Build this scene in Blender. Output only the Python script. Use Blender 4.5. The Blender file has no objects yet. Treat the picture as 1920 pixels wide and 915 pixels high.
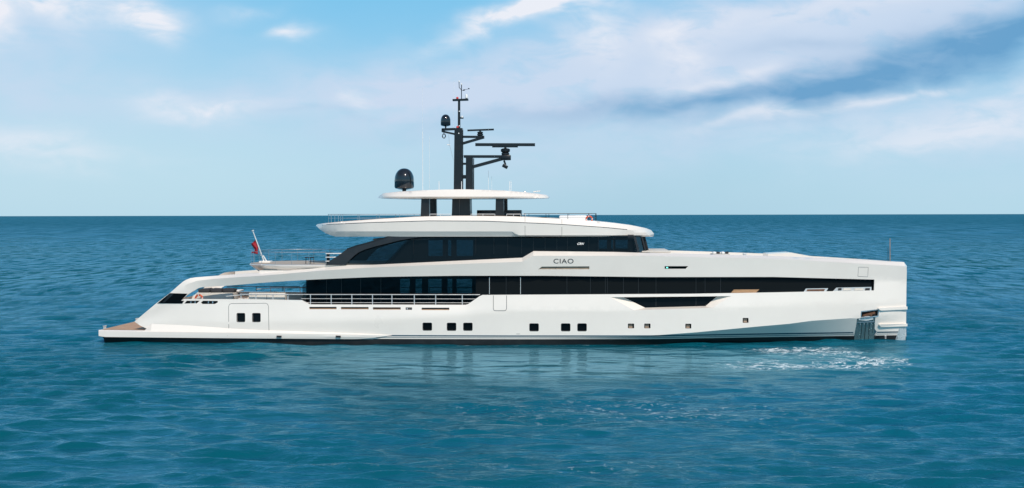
import bpy, bmesh, math, random
import numpy as np
from mathutils import Matrix, Vector
from mathutils.geometry import delaunay_2d_cdt
R = math.radians
random.seed(4)

# ------------------------------------------------------------------ camera
FPX, CAMD, CAMH, YAW, HZ, ROLL = 2560.0, 89.5, 8.1, R(-3.0), 403.0, 0.00208
scn = bpy.context.scene
col = scn.collection
cam = bpy.data.cameras.new('camera'); cam_ob = bpy.data.objects.new('camera', cam); col.objects.link(cam_ob)
cam.sensor_width = 36; cam.lens = 36 * FPX / 1920
cam.shift_y = -(457.5 - HZ) / 1920
cam.clip_end = 200000; cam.clip_start = 0.5
cam_ob.matrix_world = Matrix.Translation((0, -CAMD, CAMH)) @ Matrix.Rotation(R(90), 4, 'X') @ Matrix.Rotation(-ROLL, 4, 'Z')
scn.camera = cam_ob
scn.render.resolution_x = 1024; scn.render.resolution_y = 488
scn.view_settings.view_transform = 'Standard'; scn.view_settings.look = 'None'
scn.view_settings.gamma = 1; scn.view_settings.exposure = 0.12
scn.view_settings.use_curve_mapping = False
# ------------------------------------------------------------------ sun
SUN_AZ, SUN_EL = R(161), R(43)          # azimuth clockwise from +Y (away from the camera)
sd = bpy.data.lights.new('sun', 'SUN'); sd.energy = 3.4; sd.angle = R(0.6); sd.color = (1, 0.885, 0.76)
so = bpy.data.objects.new('sun', sd); col.objects.link(so)
sv = Vector((math.sin(SUN_AZ) * math.cos(SUN_EL), math.cos(SUN_AZ) * math.cos(SUN_EL), math.sin(SUN_EL)))
so.rotation_euler = sv.to_track_quat('Z', 'Y').to_euler()
so.location = (40, -120, 90)

# ------------------------------------------------------------------ node helpers
class S:
    """scalar socket with arithmetic"""
    def __init__(s, nt, sock): s.nt, s.s = nt, sock
    def _m(s, op, *a):
        n = s.nt.nodes.new('ShaderNodeMath'); n.operation = op
        for i, v in enumerate((s,) + a):
            if isinstance(v, S): s.nt.links.new(v.s, n.inputs[i])
            else: n.inputs[i].default_value = v
        return S(s.nt, n.outputs[0])
    def __add__(s, o): return s._m('ADD', o)
    __radd__ = __add__
    def __sub__(s, o): return s._m('SUBTRACT', o)
    def __rsub__(s, o): return s * -1 + o
    def __mul__(s, o): return s._m('MULTIPLY', o)
    __rmul__ = __mul__
    def __truediv__(s, o): return s._m('DIVIDE', o)
    def exp(s): return s._m('EXPONENT')
    def abs(s): return s._m('ABSOLUTE')
    def pow(s, p): return s._m('POWER', p)
    def min(s, o): return s._m('MINIMUM', o)
    def max(s, o): return s._m('MAXIMUM', o)
    def sin(s): return s._m('SINE')
    def sstep(s, a, b, lo=0.0, hi=1.0):
        n = s.nt.nodes.new('ShaderNodeMapRange'); n.interpolation_type = 'SMOOTHSTEP'
        s.nt.links.new(s.s, n.inputs[0])
        for i, v in enumerate((a, b, lo, hi)): n.inputs[i + 1].default_value = v
        return S(s.nt, n.outputs[0])
def comb(nt, x, y, z=0.0):
    n = nt.nodes.new('ShaderNodeCombineXYZ')
    for i, v in enumerate((x, y, z)):
        if isinstance(v, S): nt.links.new(v.s, n.inputs[i])
        else: n.inputs[i].default_value = v
    return n.outputs[0]
def noise(nt, vec, scale=1.0, detail=4, rough=0.55, dist=0.0, ridged=False):
    n = nt.nodes.new('ShaderNodeTexNoise')
    if ridged: n.noise_type = 'RIDGED_MULTIFRACTAL'
    n.inputs['Scale'].default_value = scale; n.inputs['Detail'].default_value = detail
    n.inputs['Roughness'].default_value = rough; n.inputs['Distortion'].default_value = dist
    nt.links.new(vec, n.inputs['Vector'])
    return S(nt, n.outputs['Fac'])
def mixc(nt, fac, a, b):
    n = nt.nodes.new('ShaderNodeMix'); n.data_type = 'RGBA'
    if isinstance(fac, S): nt.links.new(fac.s, n.inputs[0])
    else: n.inputs[0].default_value = fac
    for i, v in ((6, a), (7, b)):
        if isinstance(v, (tuple, list)): n.inputs[i].default_value = (*v[:3], 1)
        else: nt.links.new(v, n.inputs[i])
    return n.outputs[2]
def srgb(r, g, b):
    f = lambda c: (c / 255 / 12.92) if c <= 10 else ((c / 255 + 0.055) / 1.055) ** 2.4
    return (f(r), f(g), f(b))

# ------------------------------------------------------------------ world: Nishita daylight with procedural cloud
w = bpy.data.worlds.new('World'); scn.world = w; w.use_nodes = True
nt = w.node_tree; nt.nodes.clear()
out = nt.nodes.new('ShaderNodeOutputWorld'); bg = nt.nodes.new('ShaderNodeBackground')
nt.links.new(bg.outputs[0], out.inputs[0])
SKY_STR = 0.11
bg.inputs[1].default_value = SKY_STR
sky = nt.nodes.new('ShaderNodeTexSky'); sky.sky_type = 'NISHITA'; sky.sun_disc = False
sky.sun_elevation = SUN_EL; sky.sun_rotation = SUN_AZ
sky.air_density = 1.0; sky.dust_density = 0.6; sky.ozone_density = 2.0
tc = nt.nodes.new('ShaderNodeTexCoord'); sx = nt.nodes.new('ShaderNodeSeparateXYZ')
nt.links.new(tc.outputs['Generated'], sx.inputs[0])
dx, dy, dz = (S(nt, sx.outputs[i]) for i in range(3))
az = dx._m('ARCTAN2', dy) * 57.2958            # degrees from +Y
el = dz._m('ARCSINE') * 57.2958                # degrees above the horizon
n1 = noise(nt, comb(nt, az * 0.22, el * 0.42, 0.0), 1.0, 4, 0.45)
n1b = noise(nt, comb(nt, az * 0.22 + 17.3, el * 0.42, 4.0), 1.0, 4, 0.45)
waz = az + (n1 - 0.5) * 4.2
wel = el + (n1b - 0.5) * 2.2
nf = noise(nt, comb(nt, az * 0.45, el * 1.1, 2.0), 1.0, 6, 0.56, 0.4)
D = 57.2958 / FPX
def blob(px, py, rx, ry, ang=0.0, amp=1.0, hard=1.0, wx=None, wy=None):
    a0, e0 = (px - 960) * D, (403 - py) * D
    ca, sa = math.cos(R(ang)), math.sin(R(ang))
    X = (wx or waz) - a0; Y = (wy or wel) - e0
    u = (X * ca + Y * sa) / (rx * D); v = (Y * ca - X * sa) / (ry * D)
    q = u * u + v * v
    if hard != 1.0: q = q.pow(hard)
    return (q * -1.0).exp() * amp
def ssum(l):
    r = l[0]
    for x in l[1:]: r = r + x
    return r
K = 1 / SKY_STR / (2 ** 0.12)
def lit(r, g, b): return tuple(c * K for c in srgb(r, g, b))
# clear-air colour: the Nishita sky, thinned towards what the photograph's low sky shows
tint = mixc(nt, el.sstep(-0.5, 9.5), lit(180, 219, 238), lit(118, 195, 236))
tint = mixc(nt, blob(200, 300, 620, 150, 0, 0.6), tint, lit(188, 221, 238))
tint = mixc(nt, blob(40, 120, 420, 160, 0, 0.5), tint, lit(192, 220, 238))
tint = mixc(nt, blob(1150, 380, 420, 120, 0, 0.55), tint, lit(160, 202, 226))
air = mixc(nt, el.sstep(12, 40, 0.9, 0.1), sky.outputs[0], tint)
# grey-blue cloud bodies
veil = ssum([blob(1250, 90, 330, 85, 8, 0.95), blob(1650, 60, 340, 80, 14, 1.0), blob(980, 190, 260, 60, 4, 0.45),
             blob(1500, 230, 420, 60, 4, 0.45), blob(1850, 260, 220, 90, 10, 0.45), blob(1000, 290, 330, 60, 0, 0.25), blob(60, 150, 120, 120, 0, 0.45), blob(800, 150, 160, 40, 8, 0.4), blob(400, 190, 330, 60, 2, 0.4), blob(180, 50, 200, 50, 0, 0.35), blob(700, 190, 260, 70, 4, 0.35)])
veil = (veil * nf.sstep(0.25, 0.62, 0.62, 1.15)).min(0.93)
c1 = mixc(nt, veil, air, lit(204, 219, 240))
dark = ssum([blob(1700, 128, 260, 42, 15, 0.92), blob(1420, 185, 260, 26, 5, 0.6), blob(1170, 200, 240, 20, 4, 0.32), blob(1500, 95, 130, 18, 4, 0.25),
             blob(1880, 80, 130, 44, 20, 0.6), blob(1010, 235, 300, 24, 3, 0.18), blob(600, 218, 110, 8, 1, 0.08)])
dark = (dark * nf.sstep(0.3, 0.7, 1.0, 0.7)).min(0.9)
c2 = mixc(nt, dark, c1, lit(98, 157, 202))
white = ssum([blob(950, 34, 120, 17, 20, 1.0), blob(1035, 8, 70, 20, 15, 0.9), blob(1290, 90, 50, 45, 35, 0.6), blob(1120, 55, 60, 60, 40, 0.55),
              blob(25, 42, 75, 52, 0, 1.3, 1.6), blob(150, 20, 75, 36, -20, 0.75, 1.4), blob(285, 52, 62, 24, -6, 1.1, 1.2), blob(0, 96, 40, 30, 0, .5), blob(550, 67, 50, 15, 0, 0.72), blob(320, 190, 70, 22, 0, .35), blob(470, 30, 55, 12, 3, 0.3),
              blob(662, 193, 34, 14, 0, 0.6), blob(410, 212, 95, 22, 2, 0.8), blob(60, 285, 190, 24, -4, 0.45),
              blob(1480, 222, 160, 9, 8, 0.5), blob(1700, 190, 110, 9, 10, 0.4), blob(1360, 150, 80, 12, 8, 0.5),
              blob(1780, 262, 260, 34, 2, 0.45), blob(1880, 190, 110, 40, 20, 0.35), blob(1500, 30, 300, 22, 8, 0.3)])
white = (white * nf.sstep(0.3, 0.66, 0.35, 1.25)).min(0.95)
c3 = mixc(nt, white, c2, lit(238, 240, 248))
# below the horizon the dome is only what the waves' backs could reflect
c4 = mixc(nt, el.sstep(-3, -0.2), lit(30, 95, 125), c3)
nt.links.new(c4, bg.inputs[0])

# ------------------------------------------------------------------ materials
def mat(name, base=(0.8, 0.8, 0.8), rough=0.4, metal=0.0, coat=0.0, var=0.0, scale=3.0, bump=0.0, spec=0.5):
    m = bpy.data.materials.new(name); m.use_nodes = True; nt = m.node_tree
    p = nt.nodes['Principled BSDF']
    p.inputs['Base Color'].default_value = (*base, 1); p.inputs['Roughness'].default_value = rough
    p.inputs['Metallic'].default_value = metal; p.inputs['Coat Weight'].default_value = coat
    p.inputs['Coat Roughness'].default_value = 0.04; p.inputs['Specular IOR Level'].default_value = spec
    t = nt.nodes.new('ShaderNodeTexCoord')
    n = noise(nt, t.outputs['Object'], scale, 5, 0.6)
    if var:
        c = mixc(nt, n.sstep(0.3, 0.7), tuple(b * (1 - var) for b in base), base)
        nt.links.new(c, p.inputs['Base Color'])
    r = n.sstep(0.25, 0.75, rough * 0.85, rough * 1.15); nt.links.new(r.s, p.inputs['Roughness'])
    if bump:
        b = nt.nodes.new('ShaderNodeBump'); b.inputs['Strength'].default_value = bump; b.inputs['Distance'].default_value = 0.02
        nt.links.new(n.s, b.inputs['Height']); nt.links.new(b.outputs[0], p.inputs['Normal'])
    return m
def glass(name, tint, tr):
    m = bpy.data.materials.new(name); m.use_nodes = True; nt = m.node_tree; nt.nodes.clear()
    o = nt.nodes.new('ShaderNodeOutputMaterial'); mx = nt.nodes.new('ShaderNodeMixShader')
    t = nt.nodes.new('ShaderNodeBsdfTransparent'); g = nt.nodes.new('ShaderNodeBsdfGlossy'); f = nt.nodes.new('ShaderNodeFresnel')
    t.inputs[0].default_value = (*tint, 1); g.inputs['Roughness'].default_value = 0.015; f.inputs[0].default_value = 1.38
    tcn = nt.nodes.new('ShaderNodeTexCoord')
    n = noise(nt, tcn.outputs['Object'], 0.6, 2, 0.5)
    b = nt.nodes.new('ShaderNodeBump'); b.inputs['Strength'].default_value = 0.12; b.inputs['Distance'].default_value = 0.05
    nt.links.new(n.s, b.inputs['Height']); nt.links.new(b.outputs[0], g.inputs['Normal'])
    nt.links.new(f.outputs[0], mx.inputs[0]); nt.links.new(t.outputs[0], mx.inputs[1]); nt.links.new(g.outputs[0], mx.inputs[2])
    nt.links.new(mx.outputs[0], o.inputs[0])
    return m
M_WHITE = mat('white_paint', (0.80, 0.74, 0.675), 0.32, coat=0.8, var=0.035, scale=0.35)
M_CREAM = mat('cream_gelcoat', (0.62, 0.58, 0.52), 0.5, var=0.06)
M_BOOT = mat('black_antifouling', (0.012, 0.012, 0.014), 0.5, var=0.4, scale=2.0)
M_NAVY = mat('blue_grey_stripe', (0.035, 0.085, 0.12), 0.3, coat=0.5)
M_GROOVE = mat('seam_shadow_rubber', (0.10, 0.10, 0.105), 0.7)
M_BLACK = mat('black_glass', (0.003, 0.004, 0.005), 0.03, var=0.0, spec=0.14)
M_COMP = mat('charcoal_composite', (0.008, 0.0085, 0.010), 0.36, coat=0.1, var=0.2, scale=1.5)
M_MAST = mat('black_mast_paint', (0.004, 0.0045, 0.006), 0.35, coat=0.1, var=0.2)
M_STEEL = mat('polished_steel', (0.70, 0.69, 0.67), 0.34, metal=0.55)
M_RAIL = mat('brushed_steel', (0.55, 0.57, 0.58), 0.25, metal=0.9)
M_PLATE = mat('hammered_steel', (0.36, 0.42, 0.41), 0.25, metal=0.8, scale=4.0, bump=1.0)
M_BRONZE = mat('bronze_trim', (0.34, 0.25, 0.185), 0.4, metal=0.1, var=0.2)
M_TEAKTRIM = mat('varnished_teak', (0.42, 0.24, 0.12), 0.35, var=0.25)
M_INT = mat('dark_interior', (0.018, 0.018, 0.02), 0.6, var=0.3)
M_CURT = mat('charcoal_curtain', (0.05, 0.05, 0.055), 0.8, var=0.3)
M_CUSH = mat('dark_cushion', (0.03, 0.032, 0.038), 0.85, var=0.3, bump=0.4)
M_LIGHTCUSH = mat('pale_cushion', (0.55, 0.52, 0.47), 0.85, var=0.12, bump=0.3)
M_ORANGE = mat('orange_lifebuoy', (0.62, 0.09, 0.03), 0.5, var=0.15)
M_WPLAST = mat('white_plastic', (0.75, 0.75, 0.74), 0.4)
M_RUST = mat('rusty_iron', (0.16, 0.07, 0.035), 0.8, var=0.5, scale=8)
M_RED = mat('red_bunting', (0.33, 0.012, 0.025), 0.8, var=0.2)
M_REDLAMP = mat('red_lamp_lens', (0.7, 0.04, 0.03), 0.2)
M_LETTER = mat('slate_letters', (0.015, 0.022, 0.03), 0.35)
M_LETW = mat('white_letters', (0.8, 0.8, 0.8), 0.4)
M_GLASS = glass('tinted_saloon_glass', (0.27, 0.33, 0.34), 0)
M_GLASS2 = glass('tinted_bridge_glass', (0.24, 0.28, 0.30), 0)
def teak():
    m = bpy.data.materials.new('teak_planking'); m.use_nodes = True; nt = m.node_tree; p = nt.nodes['Principled BSDF']
    t = nt.nodes.new('ShaderNodeTexCoord'); sp = nt.nodes.new('ShaderNodeSeparateXYZ'); nt.links.new(t.outputs['Object'], sp.inputs[0])
    x, y = S(nt, sp.outputs[0]), S(nt, sp.outputs[1])
    pl = (y * 16.0)._m('FRACT')
    seam = pl.sstep(0.0, 0.07) * pl.sstep(0.93, 1.0, 1, 0)
    n = noise(nt, comb(nt, x * 1.2, (y * 16.0)._m('FLOOR') * 3.7, 0), 2.0, 4)
    c = mixc(nt, n.sstep(0.3, 0.7), (0.42, 0.235, 0.13), (0.56, 0.34, 0.20))
    c = mixc(nt, seam, (0.06, 0.04, 0.03), c)
    nt.links.new(c, p.inputs['Base Color']); p.inputs['Roughness'].default_value = 0.65
    return m
M_TEAK = teak()
def lampmat():
    m = mat('green_lamp', (0.1, 0.7, 0.6), 0.3); p = m.node_tree.nodes['Principled BSDF']
    p.inputs['Emission Color'].default_value = (0.2, 1, 0.85, 1); p.inputs['Emission Strength'].default_value = 1.2
    return m
M_LAMP = lampmat()

# ------------------------------------------------------------------ object helpers
cy_, sy_ = math.cos(YAW), math.sin(YAW)
def to_world(p): return Vector((p[0] * cy_ - p[1] * sy_, p[0] * sy_ + p[1] * cy_, p[2]))
def cam_local(): return (-CAMD * sy_, -CAMD * cy_, CAMH)     # R^-1 (0,-CAMD,CAMH)
CL = cam_local()
def P(px, py, y=0.0):
    """measure: photo pixel -> point of the yacht's own frame lying on its plane y"""
    u, v = px - 960, HZ - py
    u0 = u + ROLL * v; v0 = v - ROLL * u
    wx, wy, wz = u0 / FPX, 1.0, v0 / FPX
    lx, ly = wx * cy_ + wy * sy_, -wx * sy_ + wy * cy_
    t = (y - CL[1]) / ly
    return (CL[0] + lx * t, y, CL[2] + wz * t)
KNOTS = {}; KEEP = []
def smooth(tab):
    xs = [a for a, b in tab]; ys = [b for a, b in tab]; n = len(xs)
    d = [(ys[i + 1] - ys[i]) / (xs[i + 1] - xs[i]) for i in range(n - 1)]
    m = [d[0]] + [0 if d[i - 1] * d[i] <= 0 else 2 * d[i - 1] * d[i] / (d[i - 1] + d[i]) for i in range(1, n - 1)] + [d[-1]]
    def f(x):
        if x <= xs[0]: return ys[0]
        if x >= xs[-1]: return ys[-1]
        i = 0
        while x > xs[i + 1]: i += 1
        h = xs[i + 1] - xs[i]; t = (x - xs[i]) / h
        return ((1 + 2 * t) * (1 - t) ** 2 * ys[i] + t * (1 - t) ** 2 * h * m[i] + t * t * (3 - 2 * t) * ys[i + 1] + t * t * (t - 1) * h * m[i + 1])
    return f
def lin(tab):
    xs = [a for a, b in tab]; ys = [b for a, b in tab]
    f = lambda x: float(np.interp(x, xs, ys))
    KNOTS[id(f)] = xs; KEEP.append(f)
    return f
class Surf:
    """lateral half-breadth between measured lines: [(py(px), halfbreadth(X)), ...] from top to bottom"""
    def __init__(s, lines): s.l = lines
    def lat(s, px, py, X):
        ys = [f(px) for f, _ in s.l]
        if py <= ys[0]: return s.l[0][1](X)
        for i in range(len(ys) - 1):
            if py <= ys[i + 1]:
                t = (py - ys[i]) / max(1e-6, ys[i + 1] - ys[i])
                return s.l[i][1](X) * (1 - t) + s.l[i + 1][1](X) * t
        return s.l[-1][1](X)
    def at(s, px, py, inset=0.0):
        y = -3.5
        for _ in range(24):
            X = P(px, py, y)[0]
            y = 0.5 * y - 0.5 * (s.lat(px, py, X) - inset)
        return P(px, py, y)
def flat(y0, slope=0.0):
    s = Surf([(lambda px: 0, lambda X: y0)]); return s
def dens(poly, step=14, closed=True):
    o = []
    n = len(poly)
    for i in range(n if closed else n - 1):
        a, b = poly[i], poly[(i + 1) % n]
        L = math.hypot(b[0] - a[0], b[1] - a[1]); k = max(1, int(math.ceil(L / step)))
        for j in range(k): o.append((a[0] + (b[0] - a[0]) * j / k, a[1] + (b[1] - a[1]) * j / k))
    if not closed: o.append(poly[-1])
    return o
def inside(p, poly):
    x, y = p; r = False; n = len(poly); j = n - 1
    for i in range(n):
        xi, yi = poly[i]; xj, yj = poly[j]
        if (yi > y) != (yj > y) and x < (xj - xi) * (y - yi) / (yj - yi) + xi: r = not r
        j = i
    return r
TWIN = {}
class MB:
    def __init__(s): s.v, s.f, s.m = [], [], []
    def add(s, vs, fs, mi=0):
        o = len(s.v); s.v += [tuple(v) for v in vs]; s.f += [tuple(i + o for i in f) for f in fs]; s.m += [mi] * len(fs)
    def box(s, c, d, mi=0, rot=None, bevel=0.0):
        hx, hy, hz = d[0] / 2, d[1] / 2, d[2] / 2
        b = min(bevel, hx * .9, hy * .9, hz * .9)
        bm = bmesh.new(); bmesh.ops.create_cube(bm, size=1)
        for v in bm.verts: v.co = Vector((v.co.x * d[0], v.co.y * d[1], v.co.z * d[2]))
        if b > 0: bmesh.ops.bevel(bm, geom=list(bm.edges), offset=b, segments=2, affect='EDGES', profile=0.5)
        M = Matrix.Translation(c) @ (rot.to_4x4() if rot else Matrix())
        bm.verts.index_update()
        s.add([M @ v.co for v in bm.verts], [[v.index for v in f.verts] for f in bm.faces], mi); bm.free()
    def tube(s, pts, r, mi=0, n=8, r2=None):
        pts = [Vector(p) for p in pts]; rings = []
        for i, p in enumerate(pts):
            d = (pts[min(i + 1, len(pts) - 1)] - pts[max(i - 1, 0)]).normalized()
            a = Vector((0, 0, 1)) if abs(d.z) < 0.9 else Vector((1, 0, 0))
            u = d.cross(a).normalized(); w_ = d.cross(u)
            rr = r if r2 is None else r + (r2 - r) * i / (len(pts) - 1)
            rings.append([p + (u * math.cos(6.28318 * k / n) + w_ * math.sin(6.28318 * k / n)) * rr for k in range(n)])
        vs = [v for g in rings for v in g]; fs = []
        for i in range(len(pts) - 1):
            for k in range(n):
                fs.append((i * n + k, i * n + (k + 1) % n, (i + 1) * n + (k + 1) % n, (i + 1) * n + k))
        fs.append(tuple(range(n))[::-1]); fs.append(tuple((len(pts) - 1) * n + k for k in range(n)))
        s.add(vs, fs, mi)
    def bar(s, a, b, wy, wz, mi=0, wy2=None, wz2=None):
        """rectangular beam from a to b"""
        a, b = Vector(a), Vector(b); d = (b - a).normalized()
        up = Vector((0, 0, 1)) if abs(d.z) < 0.9 else Vector((1, 0, 0))
        u = d.cross(up).normalized(); v = u.cross(d).normalized()
        wy2 = wy if wy2 is None else wy2; wz2 = wz if wz2 is None else wz2
        vs = [a + u * i * wy / 2 + v * j * wz / 2 for i, j in ((-1, -1), (1, -1), (1, 1), (-1, 1))]
        vs += [b + u * i * wy2 / 2 + v * j * wz2 / 2 for i, j in ((-1, -1), (1, -1), (1, 1), (-1, 1))]
        s.add(vs, [(3, 2, 1, 0), (4, 5, 6, 7), (0, 1, 5, 4), (1, 2, 6, 5), (2, 3, 7, 6), (3, 0, 4, 7)], mi)
    def lathe(s, c, prof, n=32, mi=0):
        vs = []; fs = []
        for r, z in prof:
            for k in range(n): vs.append((c[0] + r * math.cos(6.28318 * k / n), c[1] + r * math.sin(6.28318 * k / n), c[2] + z))
        for i in range(len(prof) - 1):
            for k in range(n): fs.append((i * n + k, i * n + (k + 1) % n, (i + 1) * n + (k + 1) % n, (i + 1) * n + k))
        fs.append(tuple(range(n))[::-1]); fs.append(tuple((len(prof) - 1) * n + k for k in range(n)))
        s.add(vs, fs, mi)
    def prism(s, pts, off, mi=0):
        """closed 3-D polygon extruded by the vector off"""
        n = len(pts); vs = [Vector(p) for p in pts] + [Vector(p) + Vector(off) for p in pts]
        bm = bmesh.new(); bv = [bm.verts.new(v) for v in vs]
        f = bm.faces.new(bv[:n]); g = bm.faces.new(bv[n:][::-1])
        for i in range(n): bm.faces.new((bv[i], bv[i + n], bv[(i + 1) % n + n], bv[(i + 1) % n]))
        bmesh.ops.triangulate(bm, faces=[f, g]); bmesh.ops.recalc_face_normals(bm, faces=bm.faces[:]); bm.verts.index_update()
        s.add([v.co for v in bm.verts], [[v.index for v in q.verts] for q in bm.faces], mi); bm.free()
    def mirror(s):
        o = len(s.v); s.v += [(x, -y, z) for x, y, z in s.v]
        s.half = (o, len(s.f))
        nf = [tuple(i + o for i in f[::-1]) for f in s.f]; s.f += nf; s.m += s.m[:]
        return s
    def build(s, name, mats, parent=None, base=(0, 0, 0), angle=28, smooth_=True, world=False):
        h = getattr(s, 'half', None)
        if h and len(s.v) == 2 * h[0] and len(s.f) == 2 * h[1] and parent and not getattr(s, 'joined', False):
            a, b_ = MB(), MB()                      # starboard piece and its port twin: one object each
            a.v, a.f, a.m = s.v[:h[0]], s.f[:h[1]], s.m[:h[1]]
            b_.v, b_.f, b_.m = s.v[h[0]:], [tuple(i - h[0] for i in f) for f in s.f[h[1]:]], s.m[h[1]:]
            oa = a.build(name, mats, parent, base, angle, smooth_, world)
            ob = b_.build(name, mats, TWIN.get(parent.name, parent), base, angle, smooth_, world)
            TWIN[oa.name] = ob
            return oa
        me = bpy.data.meshes.new(name)
        b = base
        me.from_pydata([(v[0] - b[0], v[1] - b[1], v[2] - b[2]) for v in s.v], [], s.f)
        if not isinstance(mats, (list, tuple)): mats = [mats]
        for m in mats: me.materials.append(m)
        bm = bmesh.new(); bm.from_mesh(me); bm.faces.ensure_lookup_table()
        for f, mi in zip(bm.faces, s.m): f.material_index = mi
        bmesh.ops.remove_doubles(bm, verts=bm.verts[:], dist=5e-4); bmesh.ops.dissolve_degenerate(bm, edges=bm.edges[:], dist=1e-5)
        bmesh.ops.recalc_face_normals(bm, faces=bm.faces[:])
        bm.to_mesh(me); bm.free()
        if smooth_: me.shade_smooth(); me.set_sharp_from_angle(angle=R(angle))
        o = bpy.data.objects.new(name, me); col.objects.link(o)
        if parent: o.parent = parent
        elif world:
            o.location = to_world(b); o.rotation_euler = (0, 0, YAW)
        return o
def empty(name, base=(0, 0, 0)):
    o = bpy.data.objects.new(name, None); col.objects.link(o); o.empty_display_size = 0.3
    o.location = to_world(base); o.rotation_euler = (0, 0, YAW); return o
def tag(o, label=None, cat=None, group=None, kind=None):
    if label: o['label'] = label
    if cat: o['category'] = cat
    if group: o['group'] = group
    if kind: o['kind'] = kind
    return o
def shell(mb, outline, surf, holes=(), creases=(), grid=(12, 7), step=12, matfn=None, inset=0.0):
    """curved plate through measured outline, with real openings; holes: (poly, inner poly or None, depth)"""
    pts, edges = [], []
    def add_loop(poly, closed=True):
        o = len(pts); pts.extend(poly); n = len(poly)
        for i in range(n if closed else n - 1): edges.append((o + i, o + (i + 1) % n))
    od = dens(outline, step); add_loop(od)
    hd = []
    for h in holes:
        p = dens(h[0], step); hd.append(p); add_loop(p)
    for c in creases:
        seg = dens(c, step, False); add_loop(seg, False)
    x0, x1 = min(p[0] for p in od), max(p[0] for p in od); y0, y1 = min(p[1] for p in od), max(p[1] for p in od)
    gx = x0 + grid[0] * 0.37
    while gx < x1:
        gy = y0 + grid[1] * 0.41
        while gy < y1:
            if inside((gx, gy), od) and not any(inside((gx, gy), q) for q in hd): pts.append((gx, gy))
            gy += grid[1]
        gx += grid[0]
    r = delaunay_2d_cdt([Vector(p) for p in pts], edges, [], 0, 1e-4)
    vs = [tuple(v) for v in r[0]]; fs = r[2]
    keep = []; mats = []
    for f in fs:
        c = (sum(vs[i][0] for i in f) / len(f), sum(vs[i][1] for i in f) / len(f))
        if inside(c, od) and not any(inside(c, q) for q in hd):
            keep.append(tuple(f)); mats.append(matfn(*c) if matfn else 0)
    used = sorted({i for f in keep for i in f}); idx = {u: k for k, u in enumerate(used)}
    o = len(mb.v); mb.v += [surf.at(*vs[u], inset) for u in used]
    mb.f += [tuple(idx[i] + o for i in f) for f in keep]; mb.m += mats
    for h in holes:
        if h[2] == 0: continue
        a = dens(h[0], step)
        A = [surf.at(*p, inset) for p in a]
        if h[1]:
            b = []
            n0 = len(h[0])
            for i in range(n0):
                p, q = h[0][i], h[0][(i + 1) % n0]; p2, q2 = h[1][i], h[1][(i + 1) % n0]
                k = max(1, int(math.ceil(math.hypot(q[0] - p[0], q[1] - p[1]) / step)))
                b += [(p2[0] + (q2[0] - p2[0]) * j / k, p2[1] + (q2[1] - p2[1]) * j / k) for j in range(k)]
            B = [surf.at(*p, inset + h[2]) for p in b]
        else: B = [(p[0], p[1] + h[2], p[2]) for p in A]
        n = len(A)
        mb.add(A + B, [(i, (i + 1) % n, n + (i + 1) % n, n + i) for i in range(n)], h[3] if len(h) > 3 else 0)
def bridge(mb, pts3, camber=0.0, dz=0.0, inset=0.0, k=6, mi=0):
    """athwartships sheet between the near edge and its mirror"""
    rows = []
    for p in pts3:
        y = -(abs(p[1]) - inset)
        rows.append([(p[0], y * (1 - 2 * j / k), p[2] + dz + camber * (1 - (1 - 2 * j / k) ** 2)) for j in range(k + 1)])
    vs = [v for r in rows for v in r]; fs = []
    for i in range(len(rows) - 1):
        for j in range(k): fs.append((i * (k + 1) + j, i * (k + 1) + j + 1, (i + 1) * (k + 1) + j + 1, (i + 1) * (k + 1) + j))
    mb.add(vs, fs, mi)
def rrect(x0, y0, x1, y1, r=2.0):
    o = []
    for cx, cy, a0 in ((x1 - r, y0 + r, -90), (x1 - r, y1 - r, 0), (x0 + r, y1 - r, 90), (x0 + r, y0 + r, 180)):
        for k in range(3): a = R(a0 + 45 * k); o.append((cx + r * math.cos(a), cy + r * math.sin(a)))
    return o
def strip_line(mb, poly, surf, wpx=0.8, proud=0.004, closed=True, mi=0, step=10):
    """thin raised seam following a measured line on a surface"""
    p = dens(poly, step, closed); pts = [Vector(surf.at(a, b, -proud)) for a, b in p]
    hw = wpx * 0.0335 / 2; n = len(pts); vs = []
    for i in range(n):
        a = pts[(i - 1) % n] if closed or i > 0 else pts[i]; b = pts[(i + 1) % n] if closed or i < n - 1 else pts[i]
        d = (b - a).normalized(); u = Vector((-d.z, 0, d.x))
        vs += [pts[i] + u * hw, pts[i] - u * hw]
    fs = [(2 * i, 2 * i + 1, 2 * ((i + 1) % n) + 1, 2 * ((i + 1) % n)) for i in range(n if closed else n - 1)]
    mb.add(vs, fs, mi)

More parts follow.
